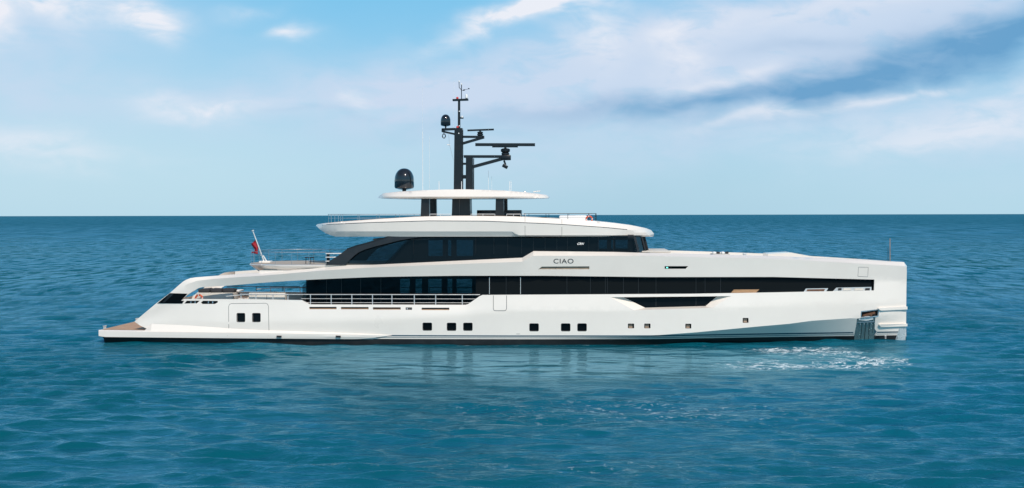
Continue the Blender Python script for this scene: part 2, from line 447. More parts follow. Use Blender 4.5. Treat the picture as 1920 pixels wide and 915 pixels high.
# ------------------------------------------------------------------ water
def build_water():
    def axis(lo, hi, f0, f1, d, g, far0, far1):
        a = list(np.arange(f0, f1, d)); s = d
        while a[-1] < far1: s = min(s * g, 3000); a.append(a[-1] + s)
        b = []; s = d; x = f0
        while x > far0: s = min(s * g, 3000); x -= s; b.append(x)
        return np.array(b[::-1] + a)
    xs = axis(0, 0, -46, 46, 0.17, 1.06, -30000, 30000)
    ys = axis(0, 0, -66, -2, 0.13, 1.016, -600, 60000)
    X, Y = np.meshgrid(xs, ys)
    gx = np.gradient(xs)[None, :] * np.ones_like(X); gy = np.gradient(ys)[:, None] * np.ones_like(X)
    g = np.maximum(gx, gy)
    rng = np.random.RandomState(7)
    Z = np.zeros_like(X); DX = np.zeros_like(X); DY = np.zeros_like(X)
    # patches of stronger and weaker chop
    mod = np.ones_like(X)
    for _ in range(9):
        a = rng.uniform(0, 6.28); k = 6.28 / rng.uniform(14, 45); ph = rng.uniform(0, 6.28)
        mod += 0.11 * np.sin(k * (X * math.cos(a) + 1.6 * Y * math.sin(a)) + ph)
    for i in range(120):
        lam = 0.6 * (4.2 / 0.6) ** rng.uniform(0, 1) if i > 6 else rng.uniform(5, 9)
        th = R(-95) + rng.normal(0, 0.38)
        k = 6.28318 / lam; amp = 0.0042 * lam ** 0.78 * (1.0 if i <= 6 else 1)
        kx, ky = k * math.cos(th), k * math.sin(th); ph = rng.uniform(0, 6.28)
        fade = np.clip((lam / g - 2.5) / 3.0, 0, 1)
        arg = kx * X + ky * Y + ph
        A = amp * fade * (mod if lam < 6 else 1)
        Z += A * np.cos(arg); DX -= 0.9 * A * kx / k * np.sin(arg); DY -= 0.9 * A * ky / k * np.sin(arg)
    # lee of the hull: flatter water on the near side amidships
    lee = np.exp(-((X - 3) / 17) ** 4) * np.exp(-((Y + 15) / 13) ** 4)
    fac = 1 - 0.76 * lee
    Z *= fac; X2 = X + DX * fac; Y2 = Y + DY * fac
    ny, nx = X.shape
    co = np.stack([X2, Y2, Z], -1).reshape(-1, 3).astype(np.float32)
    i = np.arange(ny * nx).reshape(ny, nx)
    q = np.stack([i[:-1, :-1], i[:-1, 1:], i[1:, 1:], i[1:, :-1]], -1).reshape(-1, 4)
    me = bpy.data.meshes.new('water'); me.vertices.add(len(co)); me.vertices.foreach_set('co', co.ravel())
    me.loops.add(q.size); me.loops.foreach_set('vertex_index', q.ravel().astype(np.int32))
    me.polygons.add(len(q)); me.polygons.foreach_set('loop_start', np.arange(0, q.size, 4, dtype=np.int32))
    me.update(calc_edges=True); me.shade_smooth()
    o = bpy.data.objects.new('water', me); col.objects.link(o); tag(o, kind='structure')
    m = bpy.data.materials.new('sea_water'); m.use_nodes = True; nt = m.node_tree; nt.nodes.clear(); me.materials.append(m)
    out = nt.nodes.new('ShaderNodeOutputMaterial')
    geo = nt.nodes.new('ShaderNodeNewGeometry'); sp = nt.nodes.new('ShaderNodeSeparateXYZ'); nt.links.new(geo.outputs['Position'], sp.inputs[0])
    x, y = S(nt, sp.outputs[0]), S(nt, sp.outputs[1])
    dist = ((x * x + (y + CAMD) * (y + CAMD)).pow(0.5))
    # ripples: three sizes, long-crested
    r1 = noise(nt, comb(nt, x * 1.1, y * 2.0, 0), 1.0, 5, 0.62, 0.3)
    r2 = noise(nt, comb(nt, x * 0.30 + y * 0.06, y * 0.55, 3), 1.0, 5, 0.6, 0.3)
    r3 = noise(nt, comb(nt, x * 0.05, y * 0.10, 5), 1.0, 5, 0.62)
    gust = noise(nt, comb(nt, x * 0.035, y * 0.05, 8), 1.0, 3, 0.5).sstep(0.35, 0.65, 0.55, 1.2)
    leem = (((x - 3) / 19).pow(4.0) * -1).exp() * ((((y + 15) / 13).pow(4.0)) * -1).exp()
    h = (r1 * gust * dist.sstep(48, 80, 0.16, 0.26) + r2 * dist.sstep(48, 80, 0.18, 0.32)) * (1 - leem * 0.9) + r3 * dist.sstep(110, 500, 0.0, 2.6) + r2 * dist.sstep(90, 300, 0.0, 0.5)
    bp = nt.nodes.new('ShaderNodeBump'); bp.inputs['Strength'].default_value = 1.0; bp.inputs['Distance'].default_value = 0.75
    nt.links.new(h.s, bp.inputs['Height'])
    # body colour: turbid blue-green water, stirred paler near the bow thruster
    big = noise(nt, comb(nt, x * 0.02, y * 0.04, 1), 1.0, 3, 0.5)
    body = mixc(nt, big.sstep(0.35, 0.65), (0.001, 0.078, 0.104), (0.0018, 0.096, 0.150))
    def spot(cx, cy, rx, ry, a=1.0, p=1.0):
        u, v = (x - cx) / rx, (y - cy) / ry
        q = u * u + v * v
        if p != 1: q = q.pow(p)
        return (q * -1).exp() * a
    stir = spot(17, -13, 8, 6.5, 1.0, 1.5)
    body = mixc(nt, stir * 0.7, body, (0.03, 0.19, 0.25))
    # foam filaments
    fx = x + (noise(nt, comb(nt, x * .35, y * .35, 2), 1, 4, .6) - 0.5) * 3.0
    fy = y + (noise(nt, comb(nt, x * .35, y * .35, 9), 1, 4, .6) - 0.5) * 3.0
    fil = noise(nt, comb(nt, fx * 0.55, fy * 0.85, 0), 1.0, 7, 0.68, 0.5)
    line = 1 - ((fil - 0.5).abs() * 16.0).min(1.0)
    fine = noise(nt, comb(nt, x * 2.3, y * 3.0, 4), 1.0, 6, 0.75)
    reg = ssum([spot(17.6, -8.6, 3.0, 2.2, 1.3), spot(13.2, -16.3, 2.6, 2.4, 1.0), spot(16.5, -17.0, 3.5, 1.8, 0.9), spot(20.0, -14.0, 2.2, 3.2, 1.1), spot(17.0, -13, 6.0, 5.0, 0.55), spot(16.0, -6.6, 4.0, 0.8, 0.6), spot(0, -5.0, 22, 0.25, 0.5)])
    faint = ssum([spot(2, -34, 12, 5, 0.26), spot(11, -23, 8, 4, 0.2), spot(2, -46, 8, 2.0, 0.30), spot(7, -33, 5, 4, 0.2)])
    foam = (line * reg * fine.sstep(0.38, 0.62, 0.15, 1.25)) + (reg * fine.sstep(0.56, 0.72) * 0.4) + spot(16.8, -7.8, 1.9, 1.1, .8) * fine.sstep(0.4, 0.6)
    foam2 = line.pow(2.0) * faint * fine.sstep(0.46, 0.62)
    foam = (foam.sstep(0.24, 1.1) * 0.85 + foam2.sstep(0.06, 0.3) * 0.4).min(1.0)
    dif = nt.nodes.new('ShaderNodeBsdfDiffuse'); nt.links.new(body, dif.inputs[0])
    nt.links.new(bp.outputs[0], dif.inputs['Normal'])
    gl = nt.nodes.new('ShaderNodeBsdfGlossy'); nt.links.new(bp.outputs[0], gl.inputs['Normal'])
    nt.links.new(dist.sstep(60, 900, 0.10, 0.32).s, gl.inputs['Roughness'])
    gl.inputs[0].default_value = (0.44, 0.80, 1.0, 1)
    fr = nt.nodes.new('ShaderNodeFresnel'); fr.inputs[0].default_value = 1.33; nt.links.new(bp.outputs[0], fr.inputs['Normal'])
    f = S(nt, fr.outputs[0])
    # steep facets hide the grazing mirror of a real sea: effective reflectance levels off
    # and unresolved wave groups and cat's-paws turn more or less of it up to the sky
    p1 = noise(nt, comb(nt, x * 0.8, y * 0.55, 11), 1.0, 4, 0.65)
    p2 = noise(nt, comb(nt, x * 0.62, y * 0.12, 13), 1.0, 4, 0.65)
    p3 = noise(nt, comb(nt, x * 0.32, y * 0.022, 15), 1.0, 4, 0.65)
    w1 = dist.sstep(70, 200, 1, 0); w3 = dist.sstep(220, 700); w2 = (1 - w1) * (1 - w3)
    pw = ((p1 * w1 * 0.25 + p2 * w2 * 1.5 + p3 * w3 * 1.4) - (w1 * 0.125 + w2 * 0.75 + w3 * 0.7)) * 5.0 * (1 - leem)
    cap = dist.sstep(45, 1500, 0.52, 0.22) + leem * 0.32
    f = (f.min(cap) * (1 + pw).max(0.05)).min(0.6)
    mx = nt.nodes.new('ShaderNodeMixShader'); nt.links.new(f.s, mx.inputs[0]); nt.links.new(dif.outputs[0], mx.inputs[1]); nt.links.new(gl.outputs[0], mx.inputs[2])
    fd = nt.nodes.new('ShaderNodeBsdfDiffuse'); fd.inputs[0].default_value = (0.72, 0.78, 0.8, 1)
    m2 = nt.nodes.new('ShaderNodeMixShader'); nt.links.new(foam.s, m2.inputs[0]); nt.links.new(mx.outputs[0], m2.inputs[1]); nt.links.new(fd.outputs[0], m2.inputs[2])
    nt.links.new(m2.outputs[0], out.inputs[0])
build_water()

# ------------------------------------------------------------------ yacht
yacht = tag(empty('motor_yacht'), 'long white motor yacht with black window bands and black radar mast, lying on blue water', 'yacht')
Y = yacht
hb_deck = smooth([(-28, 3.4), (-25, 3.75), (-22, 4.1), (-15, 4.42), (-5, 4.5), (5, 4.5), (10, 4.36), (14, 4.02), (18, 3.3), (21, 2.42), (23.5, 1.42), (25, 0.6), (25.6, 0.16)])
hb_knee = smooth([(-28, 3.45), (-25, 3.8), (-22, 4.15), (-15, 4.47), (-5, 4.56), (5, 4.56), (10, 4.4), (14, 4.03), (18, 3.25), (21, 2.35), (23.5, 1.36), (25, 0.56), (25.6, 0.14)])
hb_chine = smooth([(-28, 3.4), (-22, 4.1), (-15, 4.4), (5, 4.5), (10, 4.34), (14, 3.95), (18, 3.17), (21, 2.27), (23.5, 1.29), (25, 0.52), (25.6, 0.13)])
hb_wl = smooth([(-28, 3.3), (-22, 4.0), (-15, 4.35), (0, 4.42), (5, 4.2), (10, 3.5), (14, 2.55), (18, 1.5), (21, 0.85), (23.5, 0.4), (25, 0.18), (25.6, 0.06)])
sh = lambda f, d: (lambda X: max(0.03, f(X) - d))
top_l = lin([(252, 603), (292, 569.3), (319.7, 548.5), (335, 535), (349.2, 524.5), (357, 521.5), (366.7, 520), (410, 516.8), (450, 514), (489, 511.4), (581, 504), (646.7, 497.6), (700, 496.5), (770, 493.2), (979.3, 483.2), (1000, 471), (1150, 472.5), (1220, 474.5), (1480, 481.5), (1695.2, 491.7), (1700.5, 499)])
crease_l = lin([(252, 604), (292, 574), (330, 548), (350, 533), (370, 526.5), (400, 523), (450, 519.5), (493.7, 516.8), (603, 507.4), (690, 502), (770, 498.3), (979.3, 490.7), (1000, 479.7), (1220, 479.6), (1480, 486.3), (1700.5, 499.3)])
wlow_l = lin([(252, 606), (292, 585), (339, 563), (366.7, 543), (379.8, 538.3), (410, 536.5), (489, 530.4), (537, 527), (581, 524.5), (700, 519.5), (857, 517), (1020, 517), (1220, 519.5), (1450, 519.3), (1639.5, 524.2), (1701, 527)])
bul_l = lin([(252, 607), (300, 590), (345, 566), (566, 563), (581, 570.8), (873, 571.5), (904.6, 553), (1100, 552), (1300, 550.8), (1450, 548.2), (1701, 544)])
knee_l = lin([(252, 608), (345, 606), (700, 600), (960, 582), (1189, 581.6), (1336, 577.2), (1480, 572.2), (1701, 567)])
chine_l = lin([(252, 631), (1150, 631), (1220, 629.3), (1307, 623), (1416.6, 612.6), (1480, 607.1), (1522, 601.5), (1607, 595.8), (1647, 592), (1701, 587)])
boot_l = lin([(190, 631), (430, 634), (735, 636.2), (960, 636.8), (1220, 636.6), (1450, 632.6), (1600, 630.5), (1701, 629)])
wl_l = lambda px: 647.0
def sst(a, b, x): t = min(1, max(0, (x - a) / (b - a))); return t * t * (3 - 2 * t)
SIDE = Surf([(top_l, lambda X: max(0.03, hb_deck(X) - 0.42 * sst(-22.0, -16.5, X) + 0.03 * (1 - sst(-22, -16.5, X)))), (crease_l, lambda X: hb_deck(X) + 0.05), (wlow_l, lambda X: max(0.03, hb_deck(X) - 0.14 * sst(-21.5, -17, X))), (bul_l, lambda X: max(0.03, hb_deck(X) - 0.10 * sst(-21.5, -17, X))),
             (knee_l, hb_knee), (chine_l, hb_chine), (wl_l, hb_wl), (lambda px: 670, sh(hb_wl, 0.3))])
outline = [(281.5, 619), (262, 610), (252, 603), (292.4, 569.3), (319.7, 548.5), (335, 535), (344, 527.5), (349.2, 524.5), (357, 521.5), (366.7, 520), (410, 516.8),
           (450, 514), (489, 511.4), (581, 504), (646.7, 497.6), (700, 496.5), (770, 493.2), (979.3, 483.2), (1000, 471), (1150, 472.5), (1220, 474.5),
           (1480, 481.5), (1695.2, 491.7), (1700.5, 499), (1699.5, 540), (1699, 600), (1699, 664), (281.5, 664)]
opening = [(339.4, 563.2), (352, 552), (366.7, 543), (372, 540.2), (379.8, 538.3), (410, 536.5), (436.7, 534.8), (489, 530.4), (537.4, 527), (581, 524.5), (640, 521.8), (700, 519.5),
           (770, 518.2), (857, 517), (1020, 517), (1100, 518), (1220, 519.5), (1450, 519.3), (1639.5, 524.2), (1638.7, 544.6), (1450, 548.2), (1300, 550.8), (1100, 552), (904.6, 553),
           (899, 555.5), (878, 570), (873, 571.5), (581, 570.8), (566, 563), (460, 561), (345, 560.8)]
low_o = [(1144.8, 557.4), (1188.8, 581.6), (1335.8, 577.2), (1372, 555.2)]
low_i = [(1170, 557.4), (1210, 576.8), (1322.7, 573.7), (1343.4, 555.8)]
portholes = [(793, 605.6, 809.4, 619.2), (838.5, 605.8, 854.8, 619.5), (869.2, 605.8, 885.4, 619.5), (993.2, 607, 1009.5, 620.5), (1052.5, 607, 1068.8, 620.5), (1083.2, 607, 1099.5, 620.5)]
aft_ports = [(444.3, 587.6, 459, 603.2), (473.4, 587.6, 488, 603.2)]
small_ports = [(1177.4, 606.7, 1189, 615.7), (1208, 606.7, 1219.7, 615.7), (1285, 607, 1296.2, 616), (1392.6, 596.2, 1403.6, 605.4)]
slots = [(580, 575.4, 631, 579.8), (639.2, 575.7, 691, 580), (699.2, 576.2, 751.2, 580.6), (790.5, 577, 842.4, 581.4)]
vent = (760.5, 576.4, 772.5, 581)
black_slot = [(1246.2, 499), (1290.4, 499), (1285.5, 504), (1246.2, 504)]
bronze_slot = [(1009, 505.6), (1015.8, 499.9), (1105, 499.4), (1105, 505.6)]
stern_slot1 = [(345.5, 569.2), (350, 563.8), (374.4, 563.8), (369, 568.9)]
stern_slot2 = [(376.6, 567), (381, 563.8), (408, 564.2), (408.5, 567), (402.8, 570), (379, 570)]
anchor_o = [(1614.7, 584), (1647, 580.5), (1646.2, 592.6), (1641.4, 593), (1637, 664), (1598.5, 664), (1606.8, 597.3), (1614, 596.6)]
holes = [(opening, None, 0.22), (low_o, low_i, 0.42)]
holes += [(rrect(*p, 1.6), None, 0.14) for p in portholes + aft_ports]
holes += [(rrect(*p, 1.0), None, 0.22) for p in small_ports]
holes += [([(a, b), (c, b), (c, d), (a, d)], None, 0.12) for a, b, c, d in slots + [vent]]
holes += [(black_slot, None, 0.12), (bronze_slot, None, 0.10), (stern_slot1, None, 0.1), (stern_slot2, None, 0.1), (anchor_o, None, 0.25)]
def line_between(f, a, b, st=40):
    xs = sorted(set([float(q) for q in np.arange(a, b, st)] + [b] + [q for q in KNOTS.get(id(f), []) if a < q < b]))
    return [(x, f(x)) for x in xs if x == b or b - x > 0.5]
offs = [8.0, 5.4, 3.9, 2.7, 0.8]
def cr(f, a, b, lo=None): return line_between(f, a, b)
creases = [cr(crease_l, 345, 1697), cr(knee_l, 960, 1138), [(1138, 581.5), (1186, 582.6)], cr(lambda x: knee_l(x) + 0.6, 1340, 1697), cr(chine_l, 1130, 1596), cr(chine_l, 1650, 1697),
           cr(wlow_l, 1645, 1697), cr(bul_l, 1645, 1697)]
for o_ in offs: creases += [cr(lambda x, o_=o_: boot_l(x) - o_, 700, 1600), cr(lambda x, o_=o_: boot_l(x) - o_, 1644, 1697)]
creases += [cr(boot_l, 290, 700)]
def side_mat(cx, cy):
    d = boot_l(cx) - cy
    if cx < 700: return 1 if d < 0 else 0
    if d < 0.8: return 1
    if 2.7 < d < 3.9 or 5.4 < d < 8.0: return 2
    return 0
hm = MB(); shell(hm, outline, SIDE, holes, creases, grid=(13, 7), matfn=side_mat)
hm.mirror()
stem = [SIDE.at(*p) for p in dens([(1695.2, 491.7), (1700.5, 499), (1699.5, 540), (1699, 600), (1699, 629)], 12, False)]
bridge(hm, stem, k=1); bridge(hm, [SIDE.at(1699, 629), SIDE.at(1699, 664)], k=1, mi=1)
bridge(hm, [SIDE.at(*p) for p in dens([(281.5, 664), (281.5, 619), (262, 610), (252, 603), (292.4, 569.3)], 12, False)], k=4)
# inner bulwark of the foredeck and inner faces of the aft bulwark
fd = [SIDE.at(x, top_l(x)) for x in np.linspace(1000, 1694, 60)]
cap = MB()
vs = []; fs = []
for i, p in enumerate(fd):
    yi = min(-0.05, p[1] + 0.16)
    vs += [p, (p[0], yi, p[2] + 0.01), (p[0], min(-0.04, yi + 0.05), p[2] - 0.42)]
for i in range(len(fd) - 1):
    for j in range(2): fs.append((3 * i + j, 3 * i + j + 1, 3 * i + j + 4, 3 * i + j + 3))
cap.add(vs, fs); cap.mirror(); hm.v, hm.f, hm.m = hm.v, hm.f, hm.m
hm.add(cap.v, cap.f)
cap = MB(); wg = [SIDE.at(x, top_l(x)) for x in np.linspace(380, 979, 44)]; vs = []; fs = []
for p in wg: vs += [p, (p[0], p[1] + 0.10, p[2] + 0.005), (p[0], p[1] + 0.13, p[2] - 0.5)]
for i in range(len(wg) - 1):
    for j in range(2): fs.append((3 * i + j, 3 * i + j + 1, 3 * i + j + 4, 3 * i + j + 3))
cap.add(vs, fs); cap.mirror(); hm.add(cap.v, cap.f)
hull = hm.build('hull', [M_WHITE, M_BOOT, M_NAVY], Y, angle=22)

def decksheet(name, z, xs_w, m, camber=0.0, parent=Y, thick=0.0):
    mb = MB(); bridge(mb, [(x, -w, z) for x, w in xs_w], camber)
    if thick:
        bridge(mb, [(x, -w, z - thick) for x, w in xs_w], camber)
        n = len(xs_w); vs = []
        for sgn in (-1, 1):
            vs = [(x, sgn * w, z) for x, w in xs_w] + [(x, sgn * w, z - thick) for x, w in xs_w]
            mb.add(vs, [(i, i + 1, n + i + 1, n + i) for i in range(n - 1)])
        for x, w in (xs_w[0], xs_w[-1]): mb.add([(x, -w, z), (x, w, z), (x, w, z - thick), (x, -w, z - thick)], [(0, 1, 2, 3)])
    return mb.build(name, m, parent)
xr = lambda a, b, n, d: [(x, max(0.05, hb_deck(x) - d)) for x in np.linspace(a, b, n)]
decksheet('main_deck', 2.05, xr(-22.0, 24.3, 40, 0.2), M_TEAK)
fdk = MB(); bridge(fdk, [(p[0], min(-0.05, p[1] + 0.18), p[2] - 0.40) for p in fd], 0.05); fdk.build('foredeck', M_LIGHTCUSH, Y)
ceil = decksheet('upper_deck', 4.62, xr(-15.8, 8.5, 30, 0.45), M_WHITE, thick=0.22)
# ---- main deck glazing
def plate(name, poly, surf, m, inset=0.0, parent=Y, mirror=True, thick=0.0, grid=(30, 12), step=20, label=None):
    mb = MB(); shell(mb, poly, surf, grid=grid, step=step, inset=inset)
    if thick:
        a = dens(poly, step); A = [surf.at(*p, inset) for p in a]; n = len(A)
        B = [(q[0], q[1] + thick, q[2]) for q in A]
        mb.add(A + B, [(i, (i + 1) % n, n + (i + 1) % n, n + i) for i in range(n)])
        m2 = MB(); shell(m2, poly, surf, grid=grid, step=step, inset=inset)
        mb.add([(q[0], q[1] + thick, q[2]) for q in m2.v], m2.f)
    if mirror: mb.mirror()
    return mb.build(name, m, parent)
# walkway part: saloon glass set back from the hull side, from ceiling to deck
Y_SAL = 3.45
SAL = flat(Y_SAL)
sal_poly = [(567, 536), (579, 524), (640, 512), (930, 508), (930, 590), (567, 590)]
g = plate('saloon_glass', sal_poly, SAL, M_GLASS, thick=0.0)
# dark lining behind the glass, open where the photograph looks right through
def lining(parent, x_ranges, ytop, ybot, lat, m, name='inner_panel'):
    for a, b in x_ranges:
        mb = MB(); p = [P(a, ytop, -lat), P(b, ytop, -lat), P(b, ybot, -lat), P(a, ybot, -lat)]
        mb.prism(p, (0, 0.08, 0)); mb.build(name, m, parent, angle=20)
lining(g, [(574, 750), (768.5, 779), (791, 803), (828, 839), (848, 856), (885, 1000)], 505, 592, 3.3, M_INT)
lining(g, [(745, 890)], 550, 592, 3.25, M_INT, 'low_cabinet')
lining(g, [(745, 890)], 505, 523, 3.25, M_INT, 'ceiling_valance')
def mull(parent, xs, y0, y1, lat, wpx, m, name='mullion', slant=0):
    for x in xs:
        mb = MB(); a, b = P(x + slant, y0, -lat), P(x, y1, -lat)
        w_ = wpx * 0.0335
        mb.prism([(a[0] - w_ / 2, a[1], a[2]), (a[0] + w_ / 2, a[1], a[2]), (b[0] + w_ / 2, b[1], b[2]), (b[0] - w_ / 2, b[1], b[2])], (0, 0.03, 0)); mb.build(name, m, parent)
mull(g, [612, 640, 676, 714], 518, 588, Y_SAL + 0.035, 1.0, M_MAST)
# forward: wide-body glazing almost flush with the hull side
band = [(892, 572), (892, 514), (1020, 514), (1220, 516.5), (1450, 516.3), (1643, 521), (1643, 548), (1450, 551.5), (1300, 554), (1100, 555), (915, 556), (905, 572)]
bandg = plate('window_band', band, SIDE, M_BLACK, inset=0.20, grid=(16, 8), step=12)  # black forward end stands in for the open mooring deck's unlit inside
for x in (917.7, 976): 
    mb = MB(); strip_line(mb, [(x, 520), (x, 551.5)], SIDE, 0.9, -0.17, False); mb.build('bright_mullion', M_STEEL, bandg)
for x in (949, 1063, 1107, 1135, 1139, 1169, 1197, 1230, 1305, 1322, 1351):
    mb = MB(); strip_line(mb, [(x, 518), (x, 553)], SIDE, 0.8, -0.185, False); mb.build('mullion', M_COMP, bandg)
lowg = plate('lower_window', [(1163, 556), (1208, 579), (1326, 576), (1348, 554)], SIDE, M_BLACK, inset=0.41, grid=(16, 8), step=12)
for x in (1230, 1305):
    mb = MB(); strip_line(mb, [(x, 557.5), (x, 575)], SIDE, 0.8, -0.395, False); mb.build('mullion', M_COMP, lowg)
# fold-out balcony sill and mooring rails seen in the forward windows
def prismpart(name, poly, surf, m, inset, depth, parent=Y):
    mb = MB(); mb.prism([surf.at(*p, inset) for p in poly], (0, depth, 0)); mb.mirror(); return mb.build(name, m, parent)
prismpart('sill_panel', [(1370.8, 548.8), (1376, 543), (1423.6, 542.7), (1417.7, 548.6)], SIDE, M_TEAKTRIM, 0.12, 0.06)
fr1 = prismpart('fairlead_window', [(1507, 547), (1511, 541), (1553, 540.4), (1549, 546.6)], SIDE, M_STEEL, 0.14, 0.05)
prismpart('inner_pane', [(1512, 546), (1514, 542.6), (1547, 542), (1545, 545.8)], SIDE, M_RUST, 0.125, 0.02, fr1)
fr2 = prismpart('fairlead_window', [(1562, 545.8), (1568, 539.4), (1634, 538), (1634, 544.6)], SIDE, M_STEEL, 0.14, 0.05)
for a, b in ((1571, 1578), (1581, 1596), (1602, 1619), (1622, 1631)):
    prismpart('inner_pane', [(a, 544.6), (a + 1, 540.4), (b, 540), (b, 544.2)], SIDE, M_CREAM if b - a > 10 else M_INT, 0.125, 0.02, fr2)

# ---- portholes
for i, p in enumerate(portholes + aft_ports + small_ports):
    small = p in small_ports
    mb = MB(); shell(mb, rrect(p[0] - .3, p[1] - .3, p[2] + .3, p[3] + .3, 1.2), SIDE, grid=(50, 50), inset=0.20 if small else 0.12); 
    mb.mirror(); ph = mb.build('porthole', M_BLACK, Y)
    if not small:
        mb = MB(); strip_line(mb, rrect(p[0] - 0.3, p[1] - 0.3, p[2] + 0.3, p[3] + 0.3, 1.8), SIDE, 0.9, 0.004); mb.mirror(); mb.build('porthole_frame', M_COMP, ph)
    else:
        a, b, c, d = p
        prismpart('inner_blind', [(a + 1.5, d - 1), (a + 1.5, b + 1.5), (c - 3, b + 1.5), (c - 3, d - 1)], SIDE, M_BRONZE, 0.19, 0.005, ph)
# freeing slots
for a, b, c, d in slots:
    s_ = prismpart('freeing_slot', [(a, d), (a, b), (c, b), (c, d)], SIDE, M_INT, 0.11, 0.05)
    prismpart('slot_lip', [(a + .5, d - .2), (a + .5, d - 1.3), (c - .5, d - 1.3), (c - .5, d - .2)], SIDE, M_TEAKTRIM, 0.06, 0.045, s_)
a, b, c, d = vent
v_ = prismpart('filler_recess', [(a, d), (a, b), (c, b), (c, d)], SIDE, M_INT, 0.11, 0.05)
for k in (762.5, 766.3, 769.6): prismpart('filler_cap', [(k, 580), (k, 577.6), (k + 2, 577.6), (k + 2, 580)], SIDE, M_STEEL if k < 765 else M_GROOVE, 0.06, 0.04, v_)
bs = prismpart('sidelight_recess', black_slot, SIDE, M_BLACK, 0.10, 0.05)
prismpart('navigation_light', [(1249.3, 502.8), (1249.3, 500.6), (1252.6, 500.6), (1252.6, 502.8)], SIDE, M_LAMP, 0.06, 0.04, bs)
bz = prismpart('vent_recess', bronze_slot, SIDE, M_BRONZE, 0.09, 0.05)
prismpart('vent_lip', [(1009.6, 505.6), (1010.6, 504.5), (1105, 504.5), (1105, 505.6)], SIDE, M_LIGHTCUSH, 0.03, 0.06, bz)
prismpart('vent_divider', [(1041, 504.6), (1043, 499.8), (1043.8, 499.8), (1041.8, 504.6)], SIDE, M_GROOVE, 0.07, 0.02, bz)
# hull doors and seams
def seam(name, lines, w=0.9, m=M_GROOVE, surf=SIDE, parent=Y, closed=False):
    mb = MB()
    for l in lines: strip_line(mb, l, surf, w, 0.004, closed)
    mb.mirror(); return mb.build(name, m, parent)
seam('side_boarding_door', [[(429, 619), (428.6, 580), (428.8, 574), (430.5, 570.5), (434, 569.2), (498, 568.6), (501.5, 570), (503.3, 574), (503.6, 590), (504.3, 620)]], 0.8)
seam('pilot_door', [[(925, 554), (925, 579), (926, 581.6), (928.5, 582.6), (946, 582.6), (948.6, 581.4), (949.8, 578), (949.8, 554)]], 1.0)
seam('bow_hatch', [[(1608.5, 518), (1609.6, 500.8), (1628, 501.2), (1627, 519), (1608.5, 518)]], 0.7)
seam('draught_marks', [[(x, 629 + k * 2.4), (x + 3, 629 + k * 2.4)] for k in range(4) for x in (1659,)], 1.0, M_LETW)
seam('hull_vent_mark', [[(968, 626.2), (975, 626.2)]], 0.7)

# stern quarter window
SQ = Surf([(lambda px: 0, sh(hb_deck, 0.20)), (lambda px: 549, sh(hb_deck, 0.14)), (lambda px: 570, sh(hb_deck, -0.02))])
mb = MB(); poly = [(294.6, 568.9), (318.6, 549.6), (351.4, 550.7), (339.4, 563.8), (345.2, 563.8), (341.6, 569.3)]
shell(mb, poly, SIDE, grid=(6, 4), step=4, inset=-0.022); mb.mirror(); sw = mb.build('stern_window', M_BLACK, Y)
mb = MB(); shell(mb, [(304, 567.5), (318, 551.5), (325, 551.5), (309, 567.5)], SIDE, grid=(6, 4), step=4, inset=-0.035); mb.mirror(); mb.build('slanted_pane', M_COMP, sw)  # slanted charcoal strip laid over the black pane
for nm, poly in (('stern_fairlead', stern_slot1), ('stern_fairlead', stern_slot2)):
    f_ = prismpart(nm, poly, SIDE, M_BLACK, 0.09, 0.04)
    cx = sum(p[0] for p in poly) / len(poly)
    for dx_ in (-3, 5):
        prismpart('roller', [(cx + dx_, 569), (cx + dx_ + .6, 564.6), (cx + dx_ + 2.2, 564.6), (cx + dx_ + 1.6, 569)], SIDE, M_RAIL, 0.045, 0.04, f_)

# ---- swim platform with the sponson that fades into the hull
plat_hb = smooth([(-28, 3.75), (-27, 4.0), (-24, 4.33), (-18, 4.60), (-12, 4.64), (-9, 4.60), (-7.6, 4.5)])
plat_top = lin([(185, 618.8), (300, 620.4), (489, 622.8), (640, 625.3), (735, 627.2)])
PL = Surf([(lambda px: plat_top(px) - 0.1, sh(plat_hb, 0.10)), (lambda px: plat_top(px) + 1.6, plat_hb), (lambda px: 631.5, plat_hb), (lambda px: 637, sh(plat_hb, 0.08)), (lambda px: 645, sh(plat_hb, 0.35))])
mb = MB()
po = [(185, 618.9), (735, 627.2), (728, 628.4), (700, 633), (670, 636), (430, 634.2), (192, 631.8), (185, 629.8)]
pbot = lin([(185, 629.8), (192, 631.8), (430, 634.2), (670, 636), (700, 633.5), (735, 628.6)])
cols_ = list(np.linspace(185, 735, 46)); pv = [PL.at(x, y_) for x in cols_ for y_ in (plat_top(x), min(plat_top(x) + 1.6, pbot(x)), (plat_top(x) + 1.6 + pbot(x)) / 2, pbot(x))]
mb.add(pv, [(4 * i + j, 4 * i + j + 1, 4 * i + j + 5, 4 * i + j + 4) for i in range(45) for j in range(3)])
# top shelf from the outer edge in to the hull side
e = [PL.at(x, plat_top(x)) for x in cols_]
vs = []; 
for p in e: vs += [p, (p[0], min(-0.02, p[1] + 0.75), p[2] + 0.14)]
k0 = sum(1 for p in e if p[0] < P(283, 619, -4)[0])
vs2 = []
for i, p in enumerate(e): vs2 += [p, (p[0], p[1] + (0.3 if i < k0 else 0.20), p[2] + (0.0 if i < k0 else 0.42 - 0.40 * (i - k0) / (len(e) - 1 - k0)))]
mb.add(vs2, [(2 * i, 2 * i + 1, 2 * i + 3, 2 * i + 2) for i in range(len(e) - 1)])
mb.mirror()
bridge(mb, [PL.at(185, 619), PL.at(185, 629.8), PL.at(192, 631.8)], k=4)
sp_ = mb.build('swim_platform', M_WHITE, Y, angle=20)
mb = MB(); bridge(mb, [(p[0] + (0.12 if i == 0 else 0), p[1], p[2] + 0.008) for i, p in enumerate(e[:k0 + 3])], 0.0, inset=0.22); mb.build('teak_planking', M_TEAK, sp_)
mb = MB()
